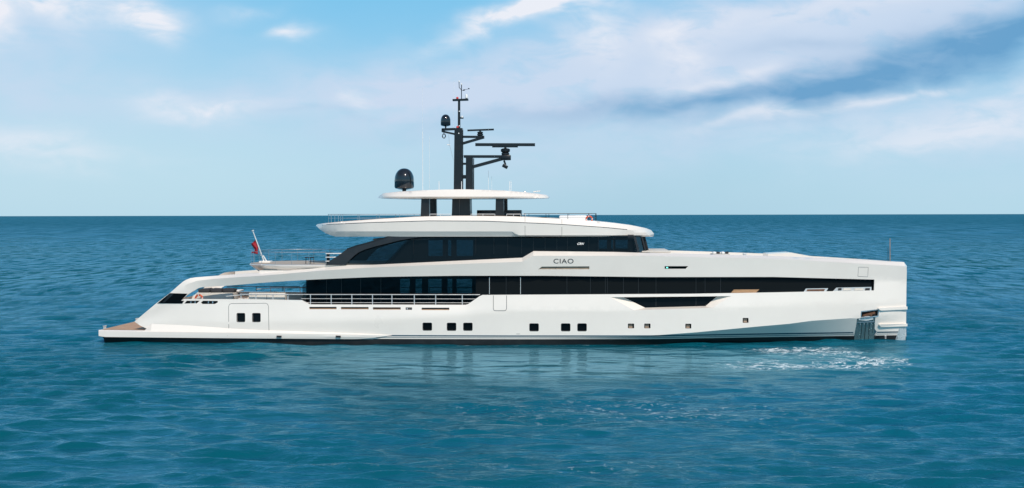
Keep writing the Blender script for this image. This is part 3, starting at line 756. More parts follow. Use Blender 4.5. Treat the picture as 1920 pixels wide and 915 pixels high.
bo = Surf([(lambda px: 629, sh(plat_hb, 0.25)), (lambda px: 645, sh(plat_hb, 0.5))])
shell(mb, [(192.5, 630.8), (430, 633.2), (700, 635), (735, 664), (199, 664), (195, 637)], bo, grid=(20, 9)); mb.mirror()
bridge(mb, [bo.at(192.5, 630.8), bo.at(195, 637), bo.at(199, 664)], k=3)
mb.build('platform_bottom', M_BOOT, sp_)
for x in (426, 503):
    mb = MB(); strip_line(mb, [(x, plat_top(x) + 0.5), (x, 630)], PL, 0.6, 0.004, False); mb.mirror(); mb.build('panel_seam', M_GROOVE, sp_)
for x in (518.5, 629.5):
    mb = MB(); strip_line(mb, [(x, 631.0), (x + 9.5, 631.2)], PL, 3.6, 0.05, False, step=3); mb.mirror(); mb.build('drain_port', M_INT, sp_)
mb = MB(); c = P(195, 619, -3.3); mb.lathe(c, [(0.09, 0), (0.05, 0.03), (0.045, 0.22), (0.08, 0.24), (0.08, 0.28)], 12); c2 = (c[0], c[1] + 0.28, c[2]); mb.lathe(c2, [(0.09, 0), (0.05, 0.03), (0.045, 0.22), (0.08, 0.24), (0.08, 0.28)], 12); mb.mirror(); mb.build('mooring_bollard', M_STEEL, sp_)

# ---- walkway railing (near and far sides)
def railing(name, rail_lines, posts, y0, y1, surf, parent=Y, m=M_STEEL, r=0.022, inset=0.12):
    ro = None
    for l in rail_lines:
        mb = MB(); mb.tube([surf.at(*p, inset) for p in dens(l, 30, False)], r * (1.3 if l is rail_lines[0] else 0.8), n=6)
        mb.mirror(); q_ = mb.build('rail' if ro else name, m, ro or parent); ro = ro or q_
    for x in posts:
        mb = MB(); a = surf.at(x, y1(x) if callable(y1) else y1, inset); b = surf.at(x, y0(x) if callable(y0) else y0, inset); b = (a[0], b[1], b[2]); mb.box(((a[0] + b[0]) / 2, a[1], (a[2] + b[2]) / 2), (0.05, 0.03, abs(b[2] - a[2])))
        mb.mirror(); mb.build('rail_post', m, ro)
    return ro
railing('walkway_railing', [[(450, 551.6), (581, 552.2), (900, 552.6)], [(565, 560), (892, 560.6)], [(573, 567.4), (882, 567.8)]],
        [582.2, 621, 659.8, 698.5, 734.9, 776.9, 817, 866.8], 552.2, 571.2, SIDE)
railing('aft_railing', [[(424, 555.5), (452, 553), (566, 552)]], [452, 480, 512, 540], 552.5, 562, SIDE, inset=0.2)
# far-side aft rail stands higher, seen through the opening
mb = MB(); pts = [P(x, 537, 4.05) for x in (425, 470, 530, 562)]; mb.tube(pts, 0.025, n=6)
for x in (480.6, 530.4): mb.box((P(x, 545, 4.05)[0], 4.05, P(x, 541.5, 4.05)[2]), (0.04, 0.03, 0.34))
mb.build('far_side_rail', M_COMP, Y)

# ---- upper aft deck body
def slab(name, plan, levels, m, parent=Y, mb=None, build=True):
    """plan: near-side (x,w) curve aft->fwd; levels: (z, dw, dx) rows"""
    mb = mb or MB(); n = len(plan); vs = []
    for z, dw, dxx in levels: vs += [(x + dxx * (1 if i < n * 0.6 else 0), -max(0.0, w_ - dw), z) for i, (x, w_) in enumerate(plan)]
    fs = []
    for r in range(len(levels) - 1):
        for i in range(n - 1): fs.append((r * n + i, r * n + i + 1, (r + 1) * n + i + 1, (r + 1) * n + i))
    mb.add(vs, fs); mb.mirror()
    for r in (0, len(levels) - 1): bridge(mb, vs[r * n:(r + 1) * n])
    return mb.build(name, m, parent)
x0 = P(464.2, 496.5, -1.5)[0]
plan = [(x0 + 3.2 * (1 - math.cos(t)) , 4.0 * math.sin(t) ** 0.75) for t in np.linspace(0, R(90), 14)] + [(x0 + 4.4, 4.02), (x0 + 6, 4.03), (x0 + 9, 4.05)]
ztop = P(560, 496.5, -4.0)[2]
ad = slab('aft_upper_deck', plan, [(ztop + 0.0, 0.12, 0.1), (ztop - 0.04, 0.0, 0.0), (ztop - 0.15, 0.06, 0.1), (ztop - 0.5, 0.5, 0.45)], M_WHITE)
mb = MB(); bridge(mb, [(x, -max(0.0, w_ - 0.3), ztop + 0.012) for x, w_ in plan[2:]]); mb.build('deck_planking', mat('weathered_teak', (0.42, 0.36, 0.30), 0.7, var=0.15), ad)
# its stainless railing
rp = [(x, w_ - 0.45) for x, w_ in plan if w_ > 1.0 and x < P(612, 496, -3.6)[0]]
rp += [(P(612, 496, -3.6)[0], 3.6)]
def deck_rail(name, path, z, h, r, posts, parent=Y, m=M_RAIL, mids=(0.5,)):
    mb = MB(); full = [(x, -w_, z + h) for x, w_ in path[::-1]] + [(x, w_, z + h) for x, w_ in path]
    mb.tube(full, r, n=6); ro = mb.build(name, m, parent)
    for q in mids:
        mb = MB(); mb.tube([(x, y, z + h * q) for x, y, _ in full], r * 0.4, n=5); mb.build('rail', m, ro)
    L = [0]
    for i in range(len(full) - 1): L.append(L[-1] + math.hypot(full[i + 1][0] - full[i][0], full[i + 1][1] - full[i][1]))
    for k in range(posts):
        s_ = L[-1] * (k + 0.02) / (posts - 1 + 0.04)
        x = float(np.interp(s_, L, [p[0] for p in full])); y = float(np.interp(s_, L, [p[1] for p in full]))
        mb = MB(); mb.tube([(x, y, z), (x, y, z + h)], r * 0.8, n=6); mb.build('rail_post', m, ro)
    return ro
deck_rail('aft_deck_railing', rp, ztop + 0.01, 0.78, 0.014, 15, mids=(0.72,))
# flagstaff
fs_ = MB(); a = P(495.5, 491.5, -0.3); b = P(474.2, 433.5, -0.3)
fs_.tube([a, b], 0.055, r2=0.035); fs_.tube([b, (b[0] - 0.02, b[1], b[2] + 0.07)], 0.09, n=8); fs_.tube([P(500, 490, -0.3), P(493.5, 479, -0.3)], 0.04)
fl = fs_.build('flagstaff', M_STEEL, Y)
mb = MB(); c = P(497, 491.2, -0.3); mb.box((c[0] + 0.05, c[1], c[2]), (0.75, 0.8, 0.16), bevel=0.04); mb.build('flagstaff_base', M_WHITE, Y)

# ---- upper deckhouse
HS = Surf([(lambda px: 440, lambda X: 3.62), (lambda px: 495, lambda X: 3.86)])
arch = [(610, 496.5), (618, 489), (636, 478), (650.4, 466.8), (668, 460.8), (690, 455), (712, 448.6), (727.4, 443), (800, 443), (769, 447.2), (750, 450.5), (727, 456.3), (705, 461.5), (683.7, 468), (672, 473), (662.7, 480.5), (654, 489), (648.4, 496.5)]
ah = plate('arch_frame', arch, HS, M_COMP, inset=-0.28, thick=0.16, grid=(12, 8))
mb = MB(); strip_line(mb, [(650.8, 467.2), (668, 461.2), (690, 455.4), (712, 449.0), (727, 444.5)], HS, 3.0, 0.286, False); mb.build('arch_top_trim', M_MAST, ah)
tri = [(648, 496), (662, 481), (684, 468), (727, 456.5), (768, 447.5), (772, 447.5), (722, 496)]
plate('arch_window', tri, HS, M_GLASS2, inset=-0.02)
side_g = [(719.5, 496), (769.5, 443), (1189, 443), (1196.5, 474), (1000, 476), (979, 488), (780, 496)]
hg = plate('deckhouse_glass', side_g, HS, M_GLASS2, inset=0.0)
def lin2(x_ranges, yt, yb, lat, m, name='inner_panel', par=hg):
    lining(par, x_ranges, yt, yb, lat, m, name)
lin2([(838, 839), (830, 840), (846, 856), (887, 1122), (1138, 1146), (1150, 1154), (1177, 1188)], 440, 500, 3.42, M_CURT)
mb = MB(); mb.prism([P(722, 497, -3.5), P(771, 444, -3.5), P(803, 444, -3.5), P(803, 497, -3.5)], (0, 0.08, 0)); mb.build('inner_panel', M_CURT, hg)
lin2([(800, 890)], 480, 500, 3.4, M_CURT, 'low_cabinet'); lin2([(800, 890)], 440, 449, 3.4, M_INT, 'ceiling_valance')
lin2([(1120, 1190)], 466, 480, 3.4, M_INT, 'low_cabinet')
mull(hg, [775, 892, 926, 952, 978, 1000, 1022, 1044, 1064, 1104, 1122, 1150], 444, 484, 3.78, 0.7, M_MAST)
mb = MB(); mb.prism([(x, -w_, 6.52) for x, w_ in [(P(700, 440, -3.6)[0], 3.7), (P(1192, 440, -3.6)[0], 3.5)]] + [(x, w_, 6.52) for x, w_ in [(P(1192, 440, -3.6)[0], 3.5), (P(700, 440, -3.6)[0], 3.7)]], (0, 0, 0.1)); mb.build('deckhouse_ceiling', M_INT, hg)
# wheelhouse windscreen
wt = [P(1190, 444.5, -3.64), P(1203, 444.5, -2.6)]; 
wt = [wt[0], wt[1], (wt[1][0] + 0.22, -1.3, wt[1][2]), (wt[1][0] + 0.3, 0, wt[1][2])]
wb = [(p[0] + 0.24, p[1] * 1.03, p[2] - 0.95) for p in wt]
mb = MB(); n = 4; mb.add(wt + wb, [(i, i + 1, n + i + 1, n + i) for i in range(3)]); mb.mirror(); mb.joined = True; wsc = mb.build('windscreen', M_GLASS2, Y, angle=10)
for i in (0, 1, 2):
    mb = MB(); mb.bar(wt[i], wb[i], 0.1, 0.14); mb.mirror(); mb.build('windscreen_pillar', M_COMP, wsc)
mb = MB(); mb.box((wt[0][0] - 0.3, 0, wb[0][2] - 0.15), (2.6, 5.4, 0.35), bevel=0.05); mb.build('helm_console', M_CURT, wsc)
mb = MB(); c = P(1230, 471, -2.6); mb.box((c[0] - 0.2, 0, c[2] - 0.02), (2.2, 6.4, 0.10), bevel=0.04); mb.build('windscreen_coaming', M_CREAM, Y)

# ---- sundeck overhang
sd_hb = smooth([(-13.2, 0.3), (-13.05, 1.1), (-12.7, 1.9), (-12.2, 2.55), (-11.4, 3.25), (-10.4, 3.8), (-9, 4.12), (-6, 4.22), (3, 4.22), (6, 4.05), (8, 3.5), (9.2, 2.7), (9.9, 1.7), (10.2, 0.8), (10.3, 0.3)])
sx0 = P(592.7, 423, -0.4)[0]; sx1 = P(1226, 440, -0.6)[0]
sdm = lambda d: (lambda X: max(0.05, sd_hb(-13.2 + (X - sx0) * (23.5 / (sx1 - sx0))) - d))
t_l = lin([(592.7, 422.5), (596, 420.2), (610, 418.2), (640, 415.2), (710, 410.2), (778, 406), (880, 404.1), (960, 405), (1020, 408), (1054, 410), (1121, 415), (1186, 422.7), (1211, 427.7), (1221, 431.5), (1227, 438)])
st_l = lin([(592, 423.5), (610, 420.8), (640, 419.6), (700, 417), (805, 414), (910, 414.6), (1020, 419), (1054, 420.7), (1136, 426.5), (1181, 431), (1227, 440)])
c_l = lin([(592, 424), (610, 433.6), (960, 434), (974, 443.2), (1227, 442.8)])
b_l = lambda x: 443.9
SD = Surf([(t_l, sdm(0.22)), (st_l, sdm(0.0)), (c_l, sdm(0.06)), (b_l, sdm(0.30))])
so_ = [(592.7, 423.6), (593.2, 421.9), (596, 420.2), (610, 418.2), (640, 415.2), (710, 410.2), (778, 406), (830, 404.6), (880, 404.1), (960, 405), (1020, 408), (1054, 410), (1121, 415), (1160, 419.2), (1186, 422.7), (1211, 427.7), (1221, 431.5), (1226.5, 438.5), (1225, 443.7),
       (629.5, 443.7), (620, 441), (610, 437), (601, 431)]
mb = MB(); shell(mb, so_, SD, creases=[[(x, st_l(x)) for x in range(612, 1200, 14)], [(604, 433.4), (610, 433.7), (959.7, 434), (973, 443.2)]], grid=(9, 5), step=9); mb.mirror()
tops = [SD.at(*p) for p in dens(so_[1:18], 10, False)]; bots = [SD.at(*p) for p in dens([so_[18], so_[19], so_[20], so_[21], so_[22], so_[0]], 10, False)]
bridge(mb, tops, -0.03); bridge(mb, bots)
sdo = mb.build('sundeck_overhang', M_WHITE, Y, angle=14)
mb = MB(); strip_line(mb, [(x, st_l(x)) for x in range(612, 1184, 12)], SD, 1.1, 0.005, False); mb.mirror(); mb.build('pinstripe', M_LETTER, sdo)
mb = MB(); strip_line(mb, [(x, t_l(x) + 0.35) for x in range(606, 1060, 12)], SD, 0.7, 0.004, False); mb.mirror(); mb.build('teak_reflection', M_TEAKTRIM, sdo)  # gold line painted along the rim as the teak's reflection
mb = MB()
for l in ([(984.4, 407), (984.4, 442)], [(1053.5, 411), (1053.5, 442)]): strip_line(mb, l, SD, 0.6, 0.006, False)
strip_line(mb, [(984.4, 442.2), (1053.5, 442.2)], SD, 1.3, 0.007, False); mb.mirror(); mb.build('shell_door', M_GROOVE, sdo)
mb = MB(); bridge(mb, [(p[0], p[1] + 0.5 if p[1] < -0.8 else p[1], p[2] - 0.05) for p in tops if -10 < p[0] < 7]); mb.build('sundeck_planking', M_TEAK, sdo)
# sundeck railings
zs = P(700, 401.8, -3.4)[2]
xa, xb = P(610.6, 401, -3.2)[0], P(788, 401, -3.7)[0]
path = [(xa, 2.4), (xa + 0.25, 3.0), (xa + 1.2, 3.45), (xa + 3, 3.7), (xb, 3.75)]
deck_rail('sundeck_aft_railing', path, zs - 0.62, 0.62, 0.02, 15, mids=(0.6,))
xc, xd = P(982, 401, -3.7)[0], P(1118, 403, -2.6)[0]
railp = [(xd, 2.4), (xd - 0.3, 3.2), (xd - 1.2, 3.5), (xc, 3.75)]
deck_rail('sundeck_forward_railing', railp, zs - 0.45, 0.47, 0.02, 12, mids=(0.5,), m=M_COMP)
for a_, b_ in ((806, 846), (883, 928), (950, 976)):
    mb = MB(); mb.tube([P(a_, 401.5, -3.75), P(b_, 401.5, -3.75)], 0.02, n=6)
    for x in (a_, (a_ + b_) / 2, b_): q = P(x, 401.5, -3.75); mb.tube([q, (q[0], q[1], q[2] - 0.3)], 0.018, n=6)
    mb.mirror(); mb.build('sundeck_rail', M_STEEL, Y)

# ---- hardtop on pillars
ht_t = lin([(707.7, 371), (718.4, 362.4), (745, 359.6), (791.8, 356.8), (871, 355), (945, 357.3), (990, 361.2), (1024.5, 366), (1029.7, 370)])
hx0, hx1 = P(708, 370, -0.3)[0], P(1029.7, 370, -0.3)[0]
hb_h = smooth([(0, 0.25), (0.02, 0.9), (0.06, 1.6), (0.13, 2.25), (0.25, 2.7), (0.45, 2.85), (0.7, 2.7), (0.85, 2.2), (0.94, 1.5), (0.985, 0.8), (1.0, 0.25)])
hh = lambda d: (lambda X: max(0.04, hb_h((X - hx0) / (hx1 - hx0)) - d))
hm_ = lambda k: (lambda X: max(0.04, hb_h((X - hx0) / (hx1 - hx0)) * k))
HT = Surf([(ht_t, hm_(0.82)), (lambda px: max(369.0, ht_t(px) + 0.6), hm_(1.0)), (lambda px: max(371.6, ht_t(px) + 1.2), hm_(0.97)), (lambda px: 373.6, hm_(0.85))])
ho = [(707.7, 371), (711, 367.2), (718.4, 362.4), (745, 359.6), (791.8, 356.8), (830, 355.5), (871, 355), (945, 357.3), (990, 361.2), (1024.5, 366), (1029.7, 370), (1027, 371.8), (760, 372.4), (712, 371.8)]
mb = MB(); shell(mb, ho, HT, creases=[], grid=(9, 4), step=8); mb.mirror()
bridge(mb, [HT.at(*p) for p in dens(ho[:11], 8, False)], 0.05); bridge(mb, [HT.at(*p) for p in dens(ho[10:] + ho[:1], 8, False)])
hardtop = mb.build('hardtop', M_WHITE, Y, angle=40)
def pillar(x0a, x1a, x0b, x1b, y0, y1, lat, name='hardtop_pillar', both=True, depth=0.5):
    mb = MB(); mb.prism([P(x0a, y0, -lat), P(x1a, y0, -lat), P(x1b, y1, -lat), P(x0b, y1, -lat)], (0, depth, 0))
    if both: mb.mirror()
    return mb.build(name, M_COMP, Y, angle=10)
pillar(790, 804.4, 788.6, 805, 370, 407, 2.35)
pillar(929.5, 944.2, 928.8, 944.6, 370, 407, 2.35)
pillar(848, 880.8, 847, 881.6, 370, 407, 0.9, 'mast_trunk', False, 1.6)
mb = MB(); a, b = P(861.5, 371, -0.91), P(861.5, 404, -0.91); mb.bar(a, b, 0.03, 0.03); mb.build('trunk_seam', M_GROOVE, Y)
mb = MB(); a = P(893.8, 394, 0.6); b = P(977, 405, 0.6); mb.box(((a[0] + b[0]) / 2, 1.4, (a[2] + b[2]) / 2 - 0.2), (b[0] - a[0], 1.4, a[2] - b[2] + 0.4), bevel=0.03); mb.build('bar_cabinet', M_MAST, Y)

# ---- mast
def PM(px, py, y=0.0): return P(px, py, y)
mb = MB(); mb.prism([PM(852, 240, -0.35), PM(866.6, 240, -0.35), PM(867, 358, -0.35), PM(850.6, 358, -0.35)], (0, 0.7, 0)); mast = mb.build('mast', M_MAST, Y, angle=10)
mb = MB(); mb.prism([PM(858.6, 187, -0.1), PM(862.6, 187, -0.1), PM(862.9, 241, -0.1), PM(858.2, 241, -0.1)], (0, 0.2, 0)); mb.build('upper_mast', M_MAST, mast)
mb = MB(); mb.prism([PM(873.5, 294, -0.3), PM(885.8, 294, -0.3), PM(886.4, 358, -0.3), PM(873, 358, -0.3)], (0, 0.6, 0)); mb.prism([PM(866, 305, -.1), PM(874, 305, -.1), PM(874, 309, -.1), PM(866, 309, -.1)], (0, .2, 0)); mb.prism([PM(866, 328, -.1), PM(874, 328, -.1), PM(874, 335, -.1), PM(866, 335, -.1)], (0, .2, 0)); mb.build('forward_mast', M_MAST, mast)
mb = MB(); mb.bar(PM(849, 187.8), PM(878, 186.8), 0.4, 0.12); mb.build('crossbar', M_MAST, mast)
mb = MB(); mb.bar(PM(867.9, 244), PM(867.9, 355), .05, .05); mb.build('conduit', M_MAST, mast)
mb = MB(); mb.bar(PM(888.3, 297, .2), PM(888.3, 356, .2), .05, .05); mb.build('conduit', M_MAST, mast)
mb = MB(); mb.tube([PM(865.3, 186), PM(865.3, 159.5)], 0.028); mb.tube([PM(865, 168.5), PM(861, 164), PM(860.7, 154)], 0.022); mb.build('sensor_pole', M_MAST, mast)
for x, y in ((865.3, 158.3), (860.9, 153)):
    mb = MB(); c = PM(x, y); mb.lathe((c[0], c[1], c[2] - 0.04), [(0.03, 0), (0.055, 0.02), (0.055, 0.07), (0.03, 0.11), (0.005, 0.12)], 10); mb.build('sensor_cap', M_WPLAST, mast)
mb = MB(); mb.tube([PM(868, 169.4), PM(879, 166.4)], 0.012); c = PM(870, 168.8); mb.prism([PM(868, 168, 0), PM(872, 167.5, 0), PM(871.5, 169.5, 0), PM(869, 170.5, 0)], (0, 0.03, 0)); c = PM(879, 166.5); mb.lathe((c[0], c[1], c[2] - 0.03), [(0.02, 0), (0.05, 0.02), (0.05, 0.06), (0.01, 0.08)], 8); mb.tube([PM(865.3, 170), PM(869, 169.3)], 0.014); mb.build('wind_vane', M_MAST, mast)
mb = MB(); c = PM(874.6, 184.5); mb.lathe((c[0], c[1], c[2]), [(0.07, 0), (0.09, 0.03), (0.09, 0.2), (0.06, 0.26), (0.01, 0.28)], 14); mb.build('gps_antenna', M_WPLAST, mast)
for x, y, m_ in ((857.5, 183.8, M_REDLAMP), (857.7, 238.4, M_REDLAMP), (866.4, 219.2, M_WPLAST)):
    mb = MB(); c = PM(x, y, -0.15); mb.lathe((c[0], c[1], c[2] - 0.06), [(0.06, 0), (0.08, 0.03), (0.08, 0.10), (0.04, 0.13), (0.01, 0.14)], 12); mb.build('signal_lamp', m_, mast)
mb = MB(); mb.box(PM(866, 221.2, -0.1), (0.22, 0.2, 0.1), bevel=.02); mb.build('lamp_bracket', M_MAST, mast)
for x, y in ((861.2, 208.7), (861.2, 236), (860.2, 250)):
    mb = MB(); c = PM(x, y, -0.13 if y < 240 else -0.38); mb.box(c, (0.07, 0.05, 0.07), bevel=.01); mb.build('small_lamp', M_WPLAST, mast)
# aft arm with small dome, and the loudhailer under it
mb = MB(); mb.bar(PM(829, 243), PM(853, 242), 0.3, 0.16, wz2=0.14); mb.bar(PM(830, 246.5), PM(853, 251.5), 0.22, 0.12); mb.bar(PM(830.5, 241.5), PM(830.5, 247.5), 0.3, 0.16); mb.build('aft_arm', M_MAST, mast)
mb = MB(); c = PM(832.4, 255)
mb.tube([PM(832.4, 248), PM(832.4, 252)], 0.02)
ring = [(c[0] + 0.1 * math.cos(t), c[1], c[2] + 0.14 * math.sin(t)) for t in np.linspace(0, 6.283, 14)]; mb.tube(ring, 0.035, n=6); mb.build('pulley', M_MAST, mast)
def dome(name, px, ytop, ybot, wpx, parent, ybase, lat=0.0, rp=0.12):
    c0 = P(px, ybot, lat); s_ = 0.0349; r_ = wpx * s_ / 2 * 1.0; H = (ybot - ytop) * s_
    mb = MB(); prof = [(r_ * 0.55, 0), (r_ * 0.93, 0.05 * H), (r_, 0.12 * H), (r_, 0.45 * H)]
    for t in np.linspace(0, R(86), 12)[1:]: prof.append((r_ * math.cos(t) ** 0.9, 0.45 * H + 0.55 * H * math.sin(t)))
    mb.lathe(c0, prof, 36); d_ = mb.build(name, mat('gloss_black_dome', (0.008, 0.009, 0.011), 0.07, coat=0.8), parent, angle=35)
    mb = MB(); hb_ = (ybase - ybot) * s_ + 0.1; mb.lathe((c0[0], c0[1], c0[2] - hb_), [(rp * 1.6, 0), (rp * 1.3, 0.05), (rp, 0.08), (rp, hb_ - 0.03), (rp * 2.5, hb_)], 20); mb.build('dome_pedestal', M_MAST, d_)
    mb = MB()
    for k in range(6):
        t = R(60 * k + 20); mb.bar((c0[0] + math.cos(t) * r_ * 1.003, c0[1] + math.sin(t) * r_ * 1.003, c0[2] + 0.12 * H), (c0[0] + math.cos(t) * r_ * 1.003, c0[1] + math.sin(t) * r_ * 1.003, c0[2] + 0.45 * H), 0.012, 0.012)
    mb.build('dome_seam', M_GROOVE if False else M_COMP, d_)
    return d_
dome('satellite_dome', 758, 315, 355, 37, Y, 360, 0.6, 0.13)
dome('satellite_dome', 835.6, 214.4, 236.5, 18.6, mast, 241, 0.0, 0.05)
# radar arms
mb = MB(); mb.bar(PM(866, 256.5), PM(907, 256.8), 0.35, 0.14); mb.bar(PM(866, 269.5), PM(907, 257.5), 0.3, 0.16); mb.bar(PM(906, 254.8), PM(906, 260), 0.35, 0.14); mb.build('upper_radar_arm', M_MAST, mast)
mb = MB(); mb.bar(PM(870, 293.5), PM(945, 293.6), 0.4, 0.17); mb.bar(PM(886, 313), PM(943, 297.5), 0.3, 0.2); mb.prism([PM(868, 292), PM(888, 292), PM(886, 297), PM(874, 297)], (0, 0.4, 0)); mb.build('lower_radar_arm', M_MAST, mast)
mb = MB(); c = PM(900.3, 254.6); mb.lathe(c, [(0.12, 0), (0.2, 0.03), (0.2, 0.12), (0.15, 0.15), (0.19, 0.19), (0.19, 0.25), (0.06, 0.29), (0.05, 0.36)], 20); rd = mb.build('small_radar', M_MAST, mast)
mb = MB(); mb.bar(PM(876.5, 244.6), PM(926, 242.8), 0.16, 0.11); mb.build('scanner_bar', M_MAST, rd)
mb = MB(); c = PM(947.6, 291); mb.lathe(c, [(0.22, 0), (0.26, 0.05), (0.26, 0.14), (0.2, 0.17), (0.3, 0.24), (0.31, 0.38), (0.24, 0.43), (0.08, 0.46), (0.07, 0.56)], 24); rd2 = mb.build('large_radar', M_MAST, mast)
mb = MB(); mb.box(PM(949, 295.5), (0.62, 0.5, 0.34), bevel=0.05); mb.build('radar_gearbox', M_MAST, rd2)
mb = MB(); mb.bar(PM(891.4, 271.2), PM(1003.2, 271.4), 0.26, 0.19); mb.bar(PM(923, 275), PM(971, 275), 0.2, 0.1); mb.build('scanner_bar', M_MAST, rd2)
mb = MB(); mb.bar(PM(945, 301), PM(948, 309), 0.14, 0.12); c = PM(947, 312); mb.box(c, (0.36, 0.3, 0.22), rot=Matrix.Rotation(R(28), 3, 'Y'), bevel=0.03); mb.build('searchlight', M_MAST, mast)
mb = MB(); mb.tube([PM(841, 250, -0.2), PM(843, 272, -0.2), PM(850, 300, -0.2)], 0.008, n=4); mb.tube([PM(838, 271, -.2), PM(844, 272, -.2)], 0.03, n=6); mb.build('signal_halyard', M_STEEL, mast)
# whip antennas
for x, yt, yb, r_, lat in ((792.4, 165, 246, 0.006, -1.4), (792.7, 246, 358, 0.022, -1.4), (805.5, 256, 357, 0.007, 1.2), (823.2, 340, 357, 0.022, 0.8), (865.5, 340, 356, 0.022, -1.0), (915.8, 320, 357, 0.010, 0.8), (922, 330, 357, 0.007, 1.0), (955.4, 340, 359, 0.02, -0.5), (958.2, 339, 359, 0.02, -0.3), (851.3, 152, 186, 0.008, 0.0), (850.6, 200, 240, .005, 0)):
    mb = MB(); b = P(x, yb, lat); a = P(x, yt, lat); mb.tube([b, (b[0], b[1], a[2])], r_, n=6); mb.build('whip_antenna', M_WPLAST, Y)
mb = MB(); c = P(984, 361, -0.4); mb.lathe((c[0], c[1], c[2] - 0.1), [(0.1, 0), (0.12, 0.08), (0.08, 0.18), (0.02, 0.2)], 12); mb.tube([P(1000, 364, -0.4), P(1001, 359.5, -0.4)], 0.03); mb.tube([P(1000, 359.6, -0.4), P(1013, 358, -0.4)], 0.035); mb.build('hardtop_horn', M_STEEL, Y)

# ---- bow fittings
for pl in ([(1647, 579.3), (1652, 582.4), (1704.2, 580.2), (1700.6, 574.8), (1647, 577.4)], [(1648.4, 609.6), (1652, 613.2), (1703, 611.8), (1700.6, 607), (1648.6, 608)]):
    mb = MB(); near = [SIDE.at(min(p[0], 1698.5), p[1], -0.14) for p in pl]
    near = [(q[0] + (0.10 if p[0] > 1699 else 0), q[1], q[2]) for q, p in zip(near, pl)]
    mb.prism(near, (0, 0.30, 0)); mb.mirror(); mb.build('bow_rubbing_strake', M_WHITE, Y, angle=10)
mb = MB(); sp2 = [(1686, 615.5), (1699.4, 614.5), (1697.5, 642), (1694, 660), (1676, 660), (1679.6, 635)]
mb.prism([SIDE.at(min(p[0], 1698.8), p[1], -0.02) for p in sp2], (0, 0.06, 0)); mb.mirror(); mb.build('stem_plate', mat('dented_steel', (0.62, 0.66, 0.66), 0.3, metal=0.45, scale=5.0, bump=1.0), Y, angle=10)
# anchor pocket
AP = lambda p, i=0.0: SIDE.at(p[0], p[1], i)
mb = MB(); mb.prism([AP(p, 0.20) for p in [(1612, 600), (1613, 582), (1649, 578), (1648, 596)]], (0, 0.05, 0)); mb.mirror(); ap = mb.build('anchor_pocket', M_INT, Y)
mb = MB(); strip_line(mb, [(1615, 584), (1647.4, 580.6), (1646.6, 592.4), (1642, 593.4), (1614.4, 596.4)], SIDE, 2.0, 0.012); mb.mirror(); mb.build('pocket_frame', M_RAIL, ap)
pp = [(1606.6, 597), (1641.6, 593.3), (1637, 664), (1598, 664)]
mb = MB(); mb.prism([AP(p, 0.05) for p in pp], (0, 0.12, 0)); mb.mirror(); plt_ = mb.build('chafe_plate', M_PLATE, Y, angle=10)
for k in range(5):
    t = k / 4; mb = MB(); a = (1609.5 + 28 * t, 606 - 1.5 * t); b = (1604 + 30.5 * t, 658)
    strip_line(mb, [a, b], SIDE, 0.9, -0.02, False); mb.mirror(); mb.build('chafe_rib', M_MAST, plt_)
mb = MB(); strip_line(mb, [(1607.5, 604.4), (1639.8, 603)], SIDE, 1.4, 0.0, False); mb.mirror(); mb.build('chafe_bar', M_RAIL, plt_)
for k in range(4):
    t = k / 3; mb = MB(); c = AP((1613 + 21 * t, 608 - 1.0 * t), 0.0); mb.box(c, (0.05, 0.05, 0.05), bevel=.01); mb.mirror(); mb.build('bolt', M_RAIL, plt_)
mb = MB(); mb.prism([AP(p, 0.02) for p in [(1610, 600), (1611, 596.5), (1620, 593.5), (1630, 592.5), (1637, 594.6), (1637.5, 599), (1624, 601.5)]], (0, 0.14, 0)); mb.mirror(); an = mb.build('anchor', M_WPLAST, Y)
mb = MB(); mb.bar(AP((1618, 592), 0.06), AP((1640, 586), 0.1), 0.10, 0.12); mb.bar(AP((1632, 594), 0.06), AP((1635, 587), 0.1), 0.09, 0.1); mb.mirror(); mb.build('anchor_shank', M_RUST, an)
# bow staff, foredeck covers and small gear
for x, yt, r_, m_ in ((1668.8, 447, 0.022, M_TEAKTRIM), (1665, 464, 0.014, M_COMP)):
    mb = MB(); b = P(x, 491, 0.0); a = P(x, yt, 0.0); mb.tube([b, (b[0], b[1], a[2])], r_, n=6); mb.build('bow_staff', m_, Y)

# ---- lettering on the superstructure side
def text(body, px, py, wpx, hpx, surf, inset, m, name, shear=0.0, bold=0.0, space=1.0):
    cu = bpy.data.curves.new(name, 'FONT'); cu.body = body; cu.align_x = 'CENTER'; cu.align_y = 'CENTER'; cu.extrude = 0.004; cu.shear = shear; cu.offset = bold; cu.space_character = space
    o = bpy.data.objects.new(name, cu); col.objects.link(o)
    dg = bpy.context.evaluated_depsgraph_get(); me = bpy.data.meshes.new_from_object(o.evaluated_get(dg)); bpy.data.objects.remove(o)
    xs_ = [v.co.x for v in me.vertices]; ys_ = [v.co.y for v in me.vertices]
    w0, h0 = max(xs_) - min(xs_), max(ys_) - min(ys_); cx, cy2 = (max(xs_) + min(xs_)) / 2, (max(ys_) + min(ys_)) / 2
    for v in me.vertices:
        q = surf.at(px + (v.co.x - cx) / w0 * wpx, py - (v.co.y - cy2) / h0 * hpx, inset)
        v.co = Vector((q[0], q[1] - v.co.z, q[2]))
    me.materials.clear(); me.materials.append(m); me.name = name
    o = bpy.data.objects.new(name, me); col.objects.link(o); o.parent = Y; return o
text('CIAO', 1056.6, 489.6, 37.6, 8.8, SIDE, -0.006, M_LETTER, 'name_lettering', bold=0.006, space=1.1)
text('CRN', 1089, 457, 13, 4.2, HS, -0.03, M_LETW, 'maker_lettering', shear=0.5, bold=0.02)

